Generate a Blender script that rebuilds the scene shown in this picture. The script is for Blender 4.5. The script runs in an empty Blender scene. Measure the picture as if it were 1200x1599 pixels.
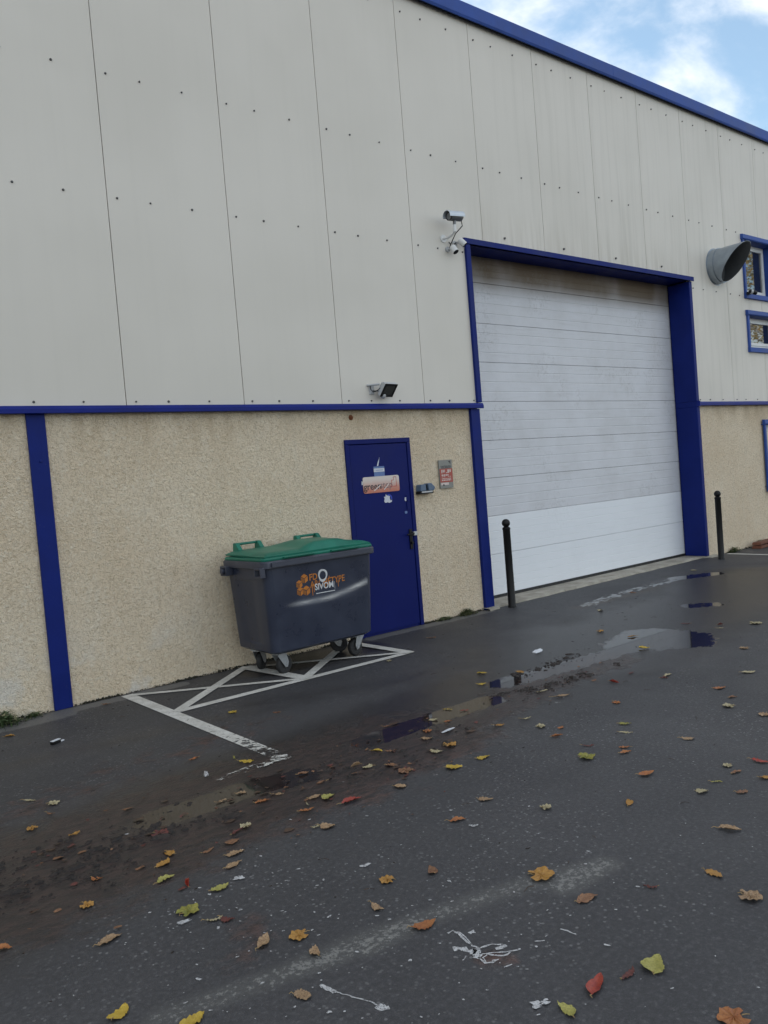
import bpy, math, random
import numpy as np
from mathutils import Vector, Matrix, noise as mnoise

random.seed(11)
rng = np.random.default_rng(5)
scene = bpy.context.scene
COL = scene.collection
R = math.radians

# ------------------------------------------------------------------ camera solve
CAM = np.array([0.0, -6.76335, 1.65])
YAW, PITCH, ROLL, FPX = R(38.3305), R(-2.3202), R(-4.6732), 1250.0


def cam_basis():
    f = np.array([math.sin(YAW) * math.cos(PITCH), math.cos(YAW) * math.cos(PITCH), math.sin(PITCH)])
    r = np.array([math.cos(YAW), -math.sin(YAW), 0.0])
    u = np.cross(r, f)
    return (math.cos(ROLL) * r + math.sin(ROLL) * u, -math.sin(ROLL) * r + math.cos(ROLL) * u, f)


CR, CU, CF = cam_basis()


def ray(px, py):
    return (px - 600) / FPX * CR + (799.5 - py) / FPX * CU + CF


def G(px, py, z=0.0):
    """where a measured spot of the yard lies on the ground (metres)"""
    d = ray(px, py)
    t = (z - CAM[2]) / d[2]
    p = CAM + d * t
    return float(p[0]), float(p[1])


cam = bpy.data.cameras.new('camera')
camo = bpy.data.objects.new('camera', cam)
COL.objects.link(camo)
M = Matrix.Identity(4)
for i in range(3):
    M[i][0], M[i][1], M[i][2], M[i][3] = CR[i], CU[i], -CF[i], CAM[i]
camo.matrix_world = M
cam.sensor_fit = 'HORIZONTAL'
cam.sensor_width = 36.0
cam.lens = FPX / 1200 * 36.0
cam.clip_start = 0.05
cam.clip_end = 600
scene.camera = camo

# ------------------------------------------------------------------ materials


class NT:
    def __init__(self, name):
        self.m = bpy.data.materials.new(name)
        self.m.use_nodes = True
        self.t = self.m.node_tree
        self.b = self.t.nodes['Principled BSDF']
        self.co = self.t.nodes.new('ShaderNodeTexCoord').outputs['Object']

    def n(self, typ, **kw):
        nd = self.t.nodes.new(typ)
        for k, v in kw.items():
            setattr(nd, k, v)
        return nd

    def link(self, a, b):
        self.t.links.new(a, b)

    def setin(self, sock, v):
        if isinstance(v, bpy.types.NodeSocket):
            self.link(v, sock)
        elif isinstance(v, (tuple, list)) and len(v) == 3 and sock.type == 'RGBA':
            sock.default_value = (*v, 1)
        else:
            sock.default_value = v

    def mapping(self, scale=(1, 1, 1), loc=(0, 0, 0), rot=(0, 0, 0), co=None):
        nd = self.n('ShaderNodeMapping')
        nd.inputs['Scale'].default_value = scale
        nd.inputs['Location'].default_value = loc
        nd.inputs['Rotation'].default_value = rot
        self.link(co or self.co, nd.inputs['Vector'])
        return nd.outputs[0]

    def noise(self, scale=5, detail=3, rough=.55, co=None, dist=0.0, col=False):
        nd = self.n('ShaderNodeTexNoise')
        nd.inputs['Scale'].default_value = scale
        nd.inputs['Detail'].default_value = detail
        nd.inputs['Roughness'].default_value = rough
        nd.inputs['Distortion'].default_value = dist
        self.link(co or self.co, nd.inputs['Vector'])
        return nd.outputs['Color' if col else 'Fac']

    def voro(self, scale=5, feature='F1', co=None, out='Distance', rand=1.0):
        nd = self.n('ShaderNodeTexVoronoi', feature=feature)
        nd.inputs['Scale'].default_value = scale
        nd.inputs['Randomness'].default_value = rand
        self.link(co or self.co, nd.inputs['Vector'])
        return nd.outputs[out]

    def ramp(self, fac, lo, hi, a=0.0, b=1.0):
        nd = self.n('ShaderNodeMapRange', interpolation_type='SMOOTHSTEP')
        self.setin(nd.inputs['Value'], fac)
        nd.inputs['From Min'].default_value = lo
        nd.inputs['From Max'].default_value = hi
        nd.inputs['To Min'].default_value = a
        nd.inputs['To Max'].default_value = b
        return nd.outputs['Result']

    def math(self, op, a, b=0.0, c=0.0, clamp=False):
        nd = self.n('ShaderNodeMath', operation=op, use_clamp=clamp)
        self.setin(nd.inputs[0], a)
        self.setin(nd.inputs[1], b)
        self.setin(nd.inputs[2], c)
        return nd.outputs[0]

    def mix(self, fac, a, b, mode='MIX'):
        nd = self.n('ShaderNodeMix', data_type='RGBA', blend_type=mode)
        self.setin(nd.inputs[0], fac)
        self.setin(nd.inputs[6], a)
        self.setin(nd.inputs[7], b)
        return nd.outputs[2]

    def attr(self, name):
        nd = self.n('ShaderNodeAttribute', attribute_name=name)
        return nd.outputs['Fac']

    def bump(self, h, strength=.5, dist=.01, normal=None):
        nd = self.n('ShaderNodeBump')
        self.setin(nd.inputs['Strength'], strength)
        nd.inputs['Distance'].default_value = dist
        self.link(h, nd.inputs['Height'])
        if normal:
            self.link(normal, nd.inputs['Normal'])
        return nd.outputs[0]

    def out(self, col=None, rough=None, normal=None, metal=None, spec=None):
        if col is not None:
            self.setin(self.b.inputs['Base Color'], col)
        if rough is not None:
            self.setin(self.b.inputs['Roughness'], rough)
        if normal is not None:
            self.link(normal, self.b.inputs['Normal'])
        if metal is not None:
            self.setin(self.b.inputs['Metallic'], metal)
        if spec is not None:
            self.setin(self.b.inputs['Specular IOR Level'], spec)
        return self.m


def plain(name, col, rough=.5, metal=0.0, var=.12, scale=14.0, bump=0.0, bscale=120.0, spec=.5):
    t = NT(name)
    n = t.noise(scale, 4)
    a = tuple(c * (1 - var) for c in col)
    b = tuple(min(1, c * (1 + var)) for c in col)
    nrm = t.bump(t.noise(bscale, 2), bump, .002) if bump else None
    r = t.ramp(t.noise(scale * 1.7, 3), .3, .7, rough * .85, min(1, rough * 1.15))
    return t.out(t.mix(n, a, b), r, nrm, metal, spec)


# --- cladding: pale grey-white coated steel, micro ribbed, rain streaks
t = NT('grey_white_cladding')
streak = t.noise(1.0, 4, .6, t.mapping((9, 1, .35)))
streak2 = t.noise(1.0, 3, .6, t.mapping((34, 1, .5)))
blot = t.noise(.6, 3)
c = t.mix(t.ramp(blot, .3, .7), (.612, .579, .518), (.657, .622, .561))
sx = t.n('ShaderNodeSeparateXYZ')
t.link(t.co, sx.inputs[0])
east = t.ramp(sx.outputs[0], 6.0, 10.5)
dirt = t.math('MULTIPLY', t.ramp(streak, .46, .76), t.math('MULTIPLY_ADD', east, .28, .05))
c = t.mix(dirt, c, (.40, .38, .33))
c = t.mix(t.math('MULTIPLY', t.ramp(streak2, .55, .8), t.math('MULTIPLY_ADD', east, .22, .03)), c, (.36, .34, .30))
# grime washed out above the big door
zz = t.ramp(sx.outputs[2], 4.35, 5.0, 1.0, 0.0)
over = t.math('MULTIPLY', t.math('MULTIPLY', zz, t.ramp(sx.outputs[0], 6.7, 7.3)), t.ramp(sx.outputs[0], 11.6, 12.0, 1, 0))
c = t.mix(t.math('MULTIPLY', over, t.ramp(t.noise(1, 3, .6, t.mapping((12, 1, .7))), .35, .75, .0, .5)), c, (.42, .38, .31))
wv = t.n('ShaderNodeTexWave', wave_type='BANDS', bands_direction='X', wave_profile='TRI')
wv.inputs['Scale'].default_value = 3.2
t.link(t.co, wv.inputs['Vector'])
M_CLAD = t.out(c, .5, t.bump(wv.outputs['Fac'], .05, .003, t.bump(t.noise(1.3, 2), .12, .05)), spec=.4)
M_SCREW = plain('screw_grey', (.10, .10, .10), .45, .5)
M_DARK = plain('joint_black', (.012, .012, .013), .8)

# --- render: sand roughcast
t = NT('sand_roughcast')
big = t.noise(1.1, 4, .6)
vert = t.noise(1.0, 4, .65, t.mapping((6, 1, .8)))
grain = t.noise(52, 3, .7, dist=1.2)
grain2 = t.noise(26, 3, .65, dist=1.7)
c = t.mix(t.ramp(big, .3, .72), (.75, .615, .445), (.83, .71, .54))
c = t.mix(t.ramp(vert, .5, .75, 0, .45), c, (.76, .68, .55))
pit = t.math('MULTIPLY', t.ramp(grain, .36, .52, 1, 0), .62)
c = t.mix(pit, c, (.43, .325, .20))
c = t.mix(t.ramp(grain2, .50, .66, 0, .5), c, (.84, .765, .63))
sx = t.n('ShaderNodeSeparateXYZ')
t.link(t.co, sx.inputs[0])
lowpatch = t.math('MULTIPLY', t.ramp(sx.outputs[2], .05, .75, 1, 0), t.ramp(t.noise(2.3, 4, .6), .48, .62))
lowpatch = t.math('MULTIPLY', lowpatch, t.ramp(sx.outputs[0], 2.4, 3.4, .75, .1))
c = t.mix(lowpatch, c, (.76, .72, .65))
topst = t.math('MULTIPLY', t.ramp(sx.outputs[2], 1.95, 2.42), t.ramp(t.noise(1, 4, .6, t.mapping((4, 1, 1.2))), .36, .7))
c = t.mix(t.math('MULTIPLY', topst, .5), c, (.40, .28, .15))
hh = t.math('ADD', t.math('MULTIPLY', grain, 1.0), t.math('MULTIPLY', grain2, .8))
M_REND = t.out(c, .9, t.bump(hh, 1.0, .02), spec=.2)


def blue_paint(name, col, rough, fade=.25):
    t = NT(name)
    n = t.noise(2.5, 4, .6)
    n2 = t.noise(1, 4, .6, t.mapping((30, 30, 2)))
    c = t.mix(t.ramp(n, .3, .75), col, tuple(min(1, x * (1 + fade) + .002) for x in col))
    c = t.mix(t.ramp(n2, .55, .8, 0, .25), c, tuple(x * .7 for x in col))
    c = t.mix(t.ramp(t.noise(38, 2), .68, .74, 0, .2), c, (.05, .06, .13))
    return t.out(c, t.ramp(n, .2, .8, rough * .8, rough * 1.3), t.bump(t.noise(3, 2), .08, .03), spec=.16)


M_BLUE = blue_paint('ultramarine_trim', (.003, .0125, .125), .5)
M_BLUEDOOR = blue_paint('ultramarine_door', (.002, .0075, .098), .5, .12)
M_FASCIA = blue_paint('ultramarine_fascia', (.028, .066, .25), .45, .35)
M_RAILB = blue_paint('ultramarine_rail', (.005, .014, .15), .42)

# --- sectional door
def door_mat(name, col, grime):
    t = NT(name)
    h = t.noise(1.0, 5, .62, t.mapping((2.2, 1, 26)))
    blot = t.noise(1.7, 5, .65)
    fine = t.noise(60, 2)
    dirt = (.45, .45, .455)
    c = t.mix(t.ramp(blot, .35, .75, 0, .55 * grime), col, dirt)
    c = t.mix(t.ramp(h, .5, .78, 0, .5 * grime), c, dirt)
    c = t.mix(t.ramp(fine, .6, .75, 0, .2 * grime), c, (.3, .28, .25))
    sx = t.n('ShaderNodeSeparateXYZ')
    t.link(t.co, sx.inputs[0])
    stain_shade = t.math('MULTIPLY', t.ramp(sx.outputs[2], 3.82, 4.16), t.ramp(t.noise(1, 3, .5, t.mapping((2, 1, 1.2))), .18, .62, .7, 1))  # brown stain plus lintel shade, both painted into the door top
    c = t.mix(t.math('MULTIPLY', stain_shade, .92), c, (.105, .062, .018))
    mould = t.math('MULTIPLY', t.ramp(t.noise(1.3, 3), .5, .64), t.ramp(t.noise(28, 3, .6), .5, .64))
    c = t.mix(t.math('MULTIPLY', mould, .35 * grime), c, (.25, .24, .23))
    return t.out(c, .5, t.bump(t.noise(220, 2), .12, .001), spec=.4)


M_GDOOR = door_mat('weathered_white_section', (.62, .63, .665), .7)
M_GDOOR2 = door_mat('clean_white_section', (.76, .785, .82), .15)
M_RUBBER = plain('black_rubber', (.02, .02, .021), .7)
M_BLACK = plain('black_paint', (.0045, .0045, .005), .45, spec=.3)
M_ALU = plain('brushed_metal', (.50, .51, .52), .35, .7, .1, 30)
M_GALV = plain('galvanised_steel', (.30, .34, .38), .42, .75, .22, 9)
M_GALVIN = plain('duct_inner_dark', (.10, .105, .11), .6, .3, .2, 9)  # darker grey for the inside of the duct
M_WHITEPL = plain('white_plastic', (.68, .68, .67), .4)
M_GREYPL = plain('light_grey_plastic', (.42, .43, .44), .45)
M_BLUEGREY = plain('blue_grey_plastic', (.085, .13, .20), .4, 0, .25, 20)
M_PVC = plain('white_window_frame', (.66, .67, .66), .35)
t = NT('window_glass')
t.b.inputs['IOR'].default_value = 2.7
M_GLASS = t.out((.012, .014, .016), .02, t.bump(t.noise(1.6, 1), .03, .02), spec=.5)
t = NT('floodlight_glass')
M_LENS = t.out((.05, .048, .042), .08, spec=.6)
t = NT('camera_lens')
M_CLENS = t.out(t.mix(t.ramp(t.voro(90), .15, .35), (.16, .13, .14), (.015, .014, .016)), .15)

# --- bin
t = NT('dark_blue_grey_bin')
n = t.noise(3.2, 5, .6)
sc = t.noise(1, 5, .7, t.mapping((3, 3, 38)))
c = t.mix(t.ramp(n, .3, .7), (.019, .024, .044), (.030, .037, .062))
c = t.mix(t.ramp(sc, .62, .8, 0, .35), c, (.075, .075, .082))
c = t.mix(t.ramp(t.noise(55, 2), .68, .76, 0, .4), c, (.10, .095, .09))
c = t.mix(t.math('MULTIPLY', t.attr('pale_streak'), t.ramp(t.noise(1, 4, .7, t.mapping((5, 1, 60))), .3, .62, .15, .9)), c, (.46, .45, .43))
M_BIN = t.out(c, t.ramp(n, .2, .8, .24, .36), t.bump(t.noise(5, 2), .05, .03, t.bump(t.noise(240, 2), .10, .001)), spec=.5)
M_BINRIM = plain('bin_rim_grey', (.040, .045, .066), .42, 0, .2, 8, .1, 200)
t = NT('green_lid')
n = t.noise(4, 5, .6)
c = t.mix(t.ramp(n, .3, .72), (.003, .115, .076), (.006, .17, .112))
c = t.mix(t.ramp(t.noise(18, 4, .7), .6, .8, 0, .35), c, (.07, .14, .11))
M_LID = t.out(c, .42, t.bump(t.noise(160, 2), .12, .001), spec=.45)
M_ORANGE = plain('orange_stencil', (.46, .155, .018), .6, 0, .35, 60)
M_ORANGED = plain('orange_stencil_dark', (.24, .085, .014), .6, 0, .35, 60)
M_WLOGO = plain('white_print', (.55, .56, .57), .5, 0, .15, 60)
M_TYRE = plain('tyre_black', (.018, .018, .019), .65)
M_ZINC = plain('zinc_bracket', (.36, .37, .38), .45, .4, .2, 40)

# --- paint, concrete
t = NT('worn_white_paint')
wear = t.attr('wear')
n = t.math('ADD', t.math('MULTIPLY', t.noise(16, 5, .7, t.mapping((1, 1, 1))), .75), t.math('MULTIPLY', t.noise(1, 4, .7, t.mapping((12, 45, 1), rot=(0, 0, .35))), .25))
keep = t.ramp(t.math('SUBTRACT', t.math('MULTIPLY_ADD', wear, -.40, 1.05), n), .28, .36)
c = t.mix(t.ramp(t.noise(9, 4), .3, .7), (.47, .46, .42), (.62, .61, .57))
c = t.mix(t.ramp(t.noise(70, 2), .5, .72, 0, .45), c, (.22, .21, .19))
bs = t.out(c, .75, t.bump(t.noise(140, 2), .3, .003), spec=.3)
t.setin(t.b.inputs['Alpha'], keep)
M_MARK = bs
t = NT('spilt_white_paint')
c = t.mix(t.ramp(t.noise(60, 3), .3, .7), (.36, .36, .365), (.52, .525, .53))
M_SPLASH = t.out(c, .7, t.bump(t.noise(300, 2), .3, .001), spec=.3)
t.setin(t.b.inputs['Alpha'], t.ramp(t.noise(170, 4, .75), .40, .46))
t = NT('threshold_concrete')
n = t.noise(4, 5, .6)
c = t.mix(t.ramp(n, .3, .72), (.26, .24, .20), (.43, .40, .34))
c = t.mix(t.ramp(t.noise(30, 3), .55, .75, 0, .5), c, (.13, .12, .10))
M_CONC = t.out(c, .85, t.bump(t.noise(70, 3), .3, .006), spec=.25)

# --- asphalt yard
t = NT('wet_asphalt')
co2 = t.mapping((1, 1, 0))
mud, wet, damp_shade, chalk, edge, silt = (t.attr(k) for k in ('mud', 'wet', 'damp_shade', 'chalk', 'edge', 'silt'))
nl = t.noise(.9, 4, .6, co2)
nm = t.noise(6, 5, .65, co2)
nf = t.noise(48, 4, .75, co2)
ng = t.noise(260, 2, .6, co2)
base = t.mix(t.ramp(nl, .3, .7), (.047, .047, .052), (.066, .066, .072))
base = t.mix(t.ramp(nm, .55, .75, 0, .35), base, (.066, .064, .063))
base = t.mix(t.ramp(nf, .35, .6, .55, 0), base, (.018, .018, .020))
base = t.mix(t.ramp(nf, .53, .70, 0, .55), base, (.125, .125, .13))
base = t.mix(t.ramp(ng, .35, .7, .5, 0), base, (.018, .018, .020))
base = t.mix(t.ramp(ng, .58, .72, 0, .4), base, (.13, .13, .135))
# pale aggregate specks, two sizes
v1 = t.n('ShaderNodeTexVoronoi'); v1.inputs['Scale'].default_value = 46; t.link(co2, v1.inputs['Vector'])
s1 = t.math('MULTIPLY', t.ramp(v1.outputs['Distance'], .22, .34, 1, 0), t.math('GREATER_THAN', t.math('FRACT', t.math('MULTIPLY', v1.outputs['Color'], 7.31)), .66))
v2 = t.n('ShaderNodeTexVoronoi'); v2.inputs['Scale'].default_value = 24; t.link(co2, v2.inputs['Vector'])
s2 = t.math('MULTIPLY', t.ramp(v2.outputs['Distance'], .08, .13, 1, 0), t.math('GREATER_THAN', t.math('FRACT', t.math('MULTIPLY', v2.outputs['Color'], 5.17)), .80))
patch = t.ramp(t.noise(1.4, 3, .6, co2), .38, .62, .15, 1)
base = t.mix(t.math('MULTIPLY', s1, t.math('MULTIPLY', patch, .34)), base, (.30, .30, .30))
base = t.mix(t.math('MULTIPLY', s2, t.math('MULTIPLY', patch, .42)), base, (.38, .38, .37))
# worn pale verge along the wall and chalky worn line
eg = t.ramp(t.math('ADD', edge, t.math('MULTIPLY', t.math('SUBTRACT', nm, .5), .5)), .42, .6)
base = t.mix(t.math('MULTIPLY', eg, .75), base, t.mix(nf, (.10, .10, .10), (.19, .185, .175)))
ch = t.ramp(t.math('ADD', chalk, t.math('MULTIPLY', t.math('SUBTRACT', t.noise(42, 4, .75, co2), .5), 3.2)), .8, 1.15)
base = t.mix(t.math('MULTIPLY', ch, .5), base, (.30, .30, .28))
base = t.mix(t.math('MULTIPLY', t.ramp(chalk, .1, .8), .16), base, (.20, .20, .18))
# mud
mm = t.math('ADD', mud, t.math('MULTIPLY', t.math('SUBTRACT', nm, .5), 1.3))
mf = t.ramp(mm, .28, .66)
mudc = t.mix(t.ramp(t.noise(9, 6, .75, t.mapping((1, 2.6, 0), rot=(0, 0, .25))), .40, .60), (.013, .007, .006), (.110, .057, .045))
mudc = t.mix(t.ramp(nf, .52, .7, 0, .55), mudc, (.075, .055, .042))
base = t.mix(t.math('MULTIPLY', mf, .9), base, mudc)
sf = t.ramp(t.math('ADD', silt, t.math('MULTIPLY', t.math('SUBTRACT', nm, .5), .6)), .35, .75)
base = t.mix(t.math('MULTIPLY', sf, .7), base, t.mix(nf, (.085, .068, .048), (.125, .10, .072)))
df = t.ramp(t.math('ADD', damp_shade, t.math('MULTIPLY', t.math('SUBTRACT', nm, .5), .5)), .3, .8)
base = t.mix(t.math('MULTIPLY', df, .66), base, (.0155, .0135, .0135))
# standing water: smooth and dark under a mirror film
wn = t.math('ADD', wet, t.math('MULTIPLY', t.math('SUBTRACT', t.noise(7, 5, .68, t.mapping((1, 2.2, 0), rot=(0, 0, .12))), .5), .95))
wf = t.ramp(wn, .50, .60)
base = t.mix(t.math('MULTIPLY', wf, .35), base, (.014, .014, .014))
gloss = t.ramp(t.math('ADD', damp_shade, t.math('MULTIPLY', t.math('SUBTRACT', nl, .5), .8)), .1, .9, .62, .30)
gl = t.math('MULTIPLY_ADD', ng, .25, t.math('SUBTRACT', gloss, .1))
rough = t.mix(wf, gl, (.035, .035, .035))
bh = t.math('ADD', t.math('MULTIPLY', ng, .55), t.math('ADD', t.math('MULTIPLY', nf, .5), t.math('MULTIPLY', t.math('MULTIPLY', mf, t.noise(14, 6, .75, t.mapping((1, 2.2, 0), rot=(0, 0, .25)))), 6.0)))
bstr = t.math('MULTIPLY_ADD', wf, -.5, .5, clamp=True)
M_ASPH = t.out(base, rough, t.bump(bh, bstr, .008), spec=.5)

t = NT('wet_mud_crumbs')
c = t.mix(t.ramp(t.noise(60, 4, .7), .35, .7), (.005, .0035, .003), (.030, .019, .014))
M_MUD = t.out(c, .7, t.bump(t.noise(180, 3), .5, .004))
t = NT('dark_moss')
c = t.mix(t.ramp(t.noise(40, 4, .7), .35, .7), (.016, .015, .010), (.045, .042, .024))
M_MOSS = t.out(c, .9, t.bump(t.noise(200, 3), .6, .006))


def leaf_mat(name, a, b, spot, amount, rough=.5):
    t = NT(name)
    n = t.noise(45, 4, .6)
    info = t.n('ShaderNodeObjectInfo').outputs['Random']
    c = t.mix(t.ramp(n, .3, .7), a, b)
    sp = t.ramp(t.noise(230, 3, .65), .5, .62)
    c = t.mix(t.math('MULTIPLY', sp, amount), c, spot)
    c = t.mix(t.math('MULTIPLY', info, .35), c, tuple(x * .6 for x in a))
    t.b.inputs['Subsurface Weight'].default_value = 0.0
    return t.out(t.mix(.24, c, (.05, .045, .04)), rough, t.bump(t.noise(160, 3), .35, .002), spec=.4)


LM = {
    'yellow': leaf_mat('yellow_leaf', (.50, .33, .025), (.64, .45, .05), (.25, .12, .02), .25),
    'ochre': leaf_mat('ochre_leaf', (.42, .20, .03), (.55, .29, .05), (.17, .07, .02), .4),
    'tan': leaf_mat('tan_speckled_leaf', (.36, .22, .11), (.50, .34, .19), (.10, .05, .025), .75),
    'pale': leaf_mat('pale_leaf', (.42, .36, .20), (.55, .48, .30), (.16, .13, .05), .5),
    'brown': leaf_mat('brown_leaf', (.20, .085, .035), (.34, .17, .08), (.05, .02, .01), .6),
    'orange': leaf_mat('orange_leaf', (.36, .11, .025), (.48, .19, .05), (.12, .035, .012), .5),
    'red': leaf_mat('red_leaf', (.28, .018, .012), (.42, .05, .02), (.08, .006, .005), .35, .35),
    'dark': leaf_mat('dark_red_leaf', (.10, .018, .014), (.17, .035, .025), (.03, .008, .007), .5),
    'lime': leaf_mat('green_yellow_leaf', (.36, .34, .07), (.50, .46, .12), (.12, .11, .02), .55),
    'green': leaf_mat('olive_green_leaf', (.20, .22, .03), (.36, .32, .05), (.10, .05, .01), .4),
}
M_ROT = leaf_mat('rotted_leaf', (.05, .024, .014), (.12, .065, .035), (.02, .01, .006), .6)
M_STEM = plain('leaf_stem', (.30, .20, .08), .6)
M_GRASS = plain('weed_green', (.045, .075, .024), .6, 0, .5, 30)
M_GRASS2 = plain('weed_dry', (.17, .165, .085), .7, 0, .5, 30)

# ------------------------------------------------------------------ mesh builder


class MB:
    def __init__(self):
        self.v, self.f, self.m, self.sm = [], [], [], []

    def poly(self, pts, mi=0, smooth=False):
        i = len(self.v)
        self.v += [tuple(p) for p in pts]
        self.f.append(list(range(i, i + len(pts))))
        self.m.append(mi)
        self.sm.append(smooth)

    def box(self, x0, x1, y0, y1, z0, z1, mi=0, mat=None):
        p = [Vector((x, y, z)) for z in (z0, z1) for y in (y0, y1) for x in (x0, x1)]
        if mat is not None:
            p = [mat @ q for q in p]
        i = len(self.v)
        self.v += [tuple(q) for q in p]
        for a in ((0, 2, 3, 1), (4, 5, 7, 6), (0, 1, 5, 4), (2, 6, 7, 3), (0, 4, 6, 2), (1, 3, 7, 5)):
            self.f.append([i + k for k in a])
            self.m.append(mi)
            self.sm.append(False)

    def cyl(self, p0, p1, r0, r1=None, n=16, mi=0, caps=True, smooth=True):
        r1 = r0 if r1 is None else r1
        p0, p1 = Vector(p0), Vector(p1)
        d = (p1 - p0).normalized()
        a = d.orthogonal().normalized()
        b = d.cross(a)
        i = len(self.v)
        for p, r in ((p0, r0), (p1, r1)):
            for k in range(n):
                t = 2 * math.pi * k / n
                self.v.append(tuple(p + a * (r * math.cos(t)) + b * (r * math.sin(t))))
        for k in range(n):
            k2 = (k + 1) % n
            self.f.append([i + k, i + k2, i + n + k2, i + n + k])
            self.m.append(mi)
            self.sm.append(smooth)
        if caps:
            self.f.append([i + k for k in reversed(range(n))])
            self.f.append([i + n + k for k in range(n)])
            self.m += [mi, mi]
            self.sm += [False, False]

    def lathe(self, prof, n=24, c=(0, 0, 0), mi=0, axis=None):
        i = len(self.v)
        q = Vector((0, 0, 1)).rotation_difference(Vector(axis)).to_matrix() if axis else Matrix.Identity(3)
        c = Vector(c)
        for r, z in prof:
            for k in range(n):
                t = 2 * math.pi * k / n
                self.v.append(tuple(c + q @ Vector((r * math.cos(t), r * math.sin(t), z))))
        for j in range(len(prof) - 1):
            for k in range(n):
                k2 = (k + 1) % n
                self.f.append([i + j * n + k, i + j * n + k2, i + (j + 1) * n + k2, i + (j + 1) * n + k])
                self.m.append(mi)
                self.sm.append(True)

    def tube(self, pts, r, n=8, mi=0):
        pts = [Vector(p) for p in pts]
        i = len(self.v)
        for j, p in enumerate(pts):
            d = (pts[min(j + 1, len(pts) - 1)] - pts[max(j - 1, 0)]).normalized()
            a = d.orthogonal().normalized()
            b = d.cross(a)
            rr = r[j] if isinstance(r, (list, tuple)) else r
            for k in range(n):
                t = 2 * math.pi * k / n
                self.v.append(tuple(p + a * rr * math.cos(t) + b * rr * math.sin(t)))
        for j in range(len(pts) - 1):
            for k in range(n):
                k2 = (k + 1) % n
                self.f.append([i + j * n + k, i + j * n + k2, i + (j + 1) * n + k2, i + (j + 1) * n + k])
                self.m.append(mi)
                self.sm.append(True)
        self.f.append([i + k for k in reversed(range(n))])
        self.f.append([i + (len(pts) - 1) * n + k for k in range(n)])
        self.m += [mi, mi]
        self.sm += [False, False]

    def grid(self, P, mi=0, smooth=True, flip=False):
        """P: rows of points"""
        i = len(self.v)
        nr, nc = len(P), len(P[0])
        for row in P:
            self.v += [tuple(p) for p in row]
        for a in range(nr - 1):
            for b in range(nc - 1):
                q = [i + a * nc + b, i + a * nc + b + 1, i + (a + 1) * nc + b + 1, i + (a + 1) * nc + b]
                self.f.append(q[::-1] if flip else q)
                self.m.append(mi)
                self.sm.append(smooth)

    def prism(self, pts, axis, a0, a1, mi=0):
        """closed 2D outline extruded along axis ('x','y','z')"""
        def mk(p, a):
            if axis == 'x':
                return (a, p[0], p[1])
            if axis == 'y':
                return (p[0], a, p[1])
            return (p[0], p[1], a)
        n = len(pts)
        i = len(self.v)
        self.v += [mk(p, a0) for p in pts] + [mk(p, a1) for p in pts]
        self.f.append([i + k for k in range(n)])
        self.f.append([i + n + k for k in reversed(range(n))])
        for k in range(n):
            k2 = (k + 1) % n
            self.f.append([i + k2, i + k, i + n + k, i + n + k2])
        self.m += [mi] * (n + 2)
        self.sm += [False] * (n + 2)

    def build(self, name, mats, parent=None, loc=None, bevel=0.0, fixn=True, sharp=35, seg=2):
        me = bpy.data.meshes.new(name)
        me.from_pydata(self.v, [], self.f)
        for m_ in (mats if isinstance(mats, (list, tuple)) else [mats]):
            me.materials.append(m_)
        me.polygons.foreach_set('material_index', self.m)
        me.polygons.foreach_set('use_smooth', self.sm)
        if fixn:
            import bmesh
            bm = bmesh.new()
            bm.from_mesh(me)
            bmesh.ops.recalc_face_normals(bm, faces=bm.faces)
            bm.to_mesh(me)
            bm.free()
        if any(self.sm):
            me.set_sharp_from_angle(angle=R(sharp))
        me.update()
        o = bpy.data.objects.new(name, me)
        COL.objects.link(o)
        if parent:
            o.parent = parent
        if loc:
            o.location = loc
        if bevel:
            b = o.modifiers.new('bevel', 'BEVEL')
            b.width = bevel
            b.segments = seg
            b.limit_method = 'ANGLE'
            b.angle_limit = R(40)
        return o


def tag(o, label, cat, group=None, kind=None):
    o['label'] = label
    o['category'] = cat
    if group:
        o['group'] = group
    if kind:
        o['kind'] = kind
    return o


def thing(name, label, cat, loc=(0, 0, 0), rz=0.0, group=None):
    o = bpy.data.objects.new(name, None)
    COL.objects.link(o)
    o.location = loc
    o.rotation_euler = (0, 0, rz)
    o.empty_display_size = .1
    return tag(o, label, cat, group)


def struct(o):
    o['kind'] = 'structure'
    return o


def text_polys(s, size, bold=0.0):
    cu = bpy.data.curves.new('txt', 'FONT')
    cu.body = s
    cu.size = size
    cu.align_x = 'CENTER'
    cu.align_y = 'CENTER'
    cu.offset = bold
    cu.resolution_u = 3
    o = bpy.data.objects.new('txt', cu)
    COL.objects.link(o)
    dg = bpy.context.evaluated_depsgraph_get()
    dg.update()
    me = o.evaluated_get(dg).to_mesh()
    V = [tuple(v.co) for v in me.vertices]
    F = [list(p.vertices) for p in me.polygons]
    o.evaluated_get(dg).to_mesh_clear()
    bpy.data.objects.remove(o)
    bpy.data.curves.remove(cu)
    return V, F


def add_text(mb, s, size, fn, bold=0.0, sx=1.0, mi=0):
    V, F = text_polys(s, size, bold)
    i = len(mb.v)
    mb.v += [fn(v[0] * sx, v[1]) for v in V]
    for f in F:
        mb.f.append([i + k for k in f])
        mb.m.append(mi)
        mb.sm.append(False)


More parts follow.
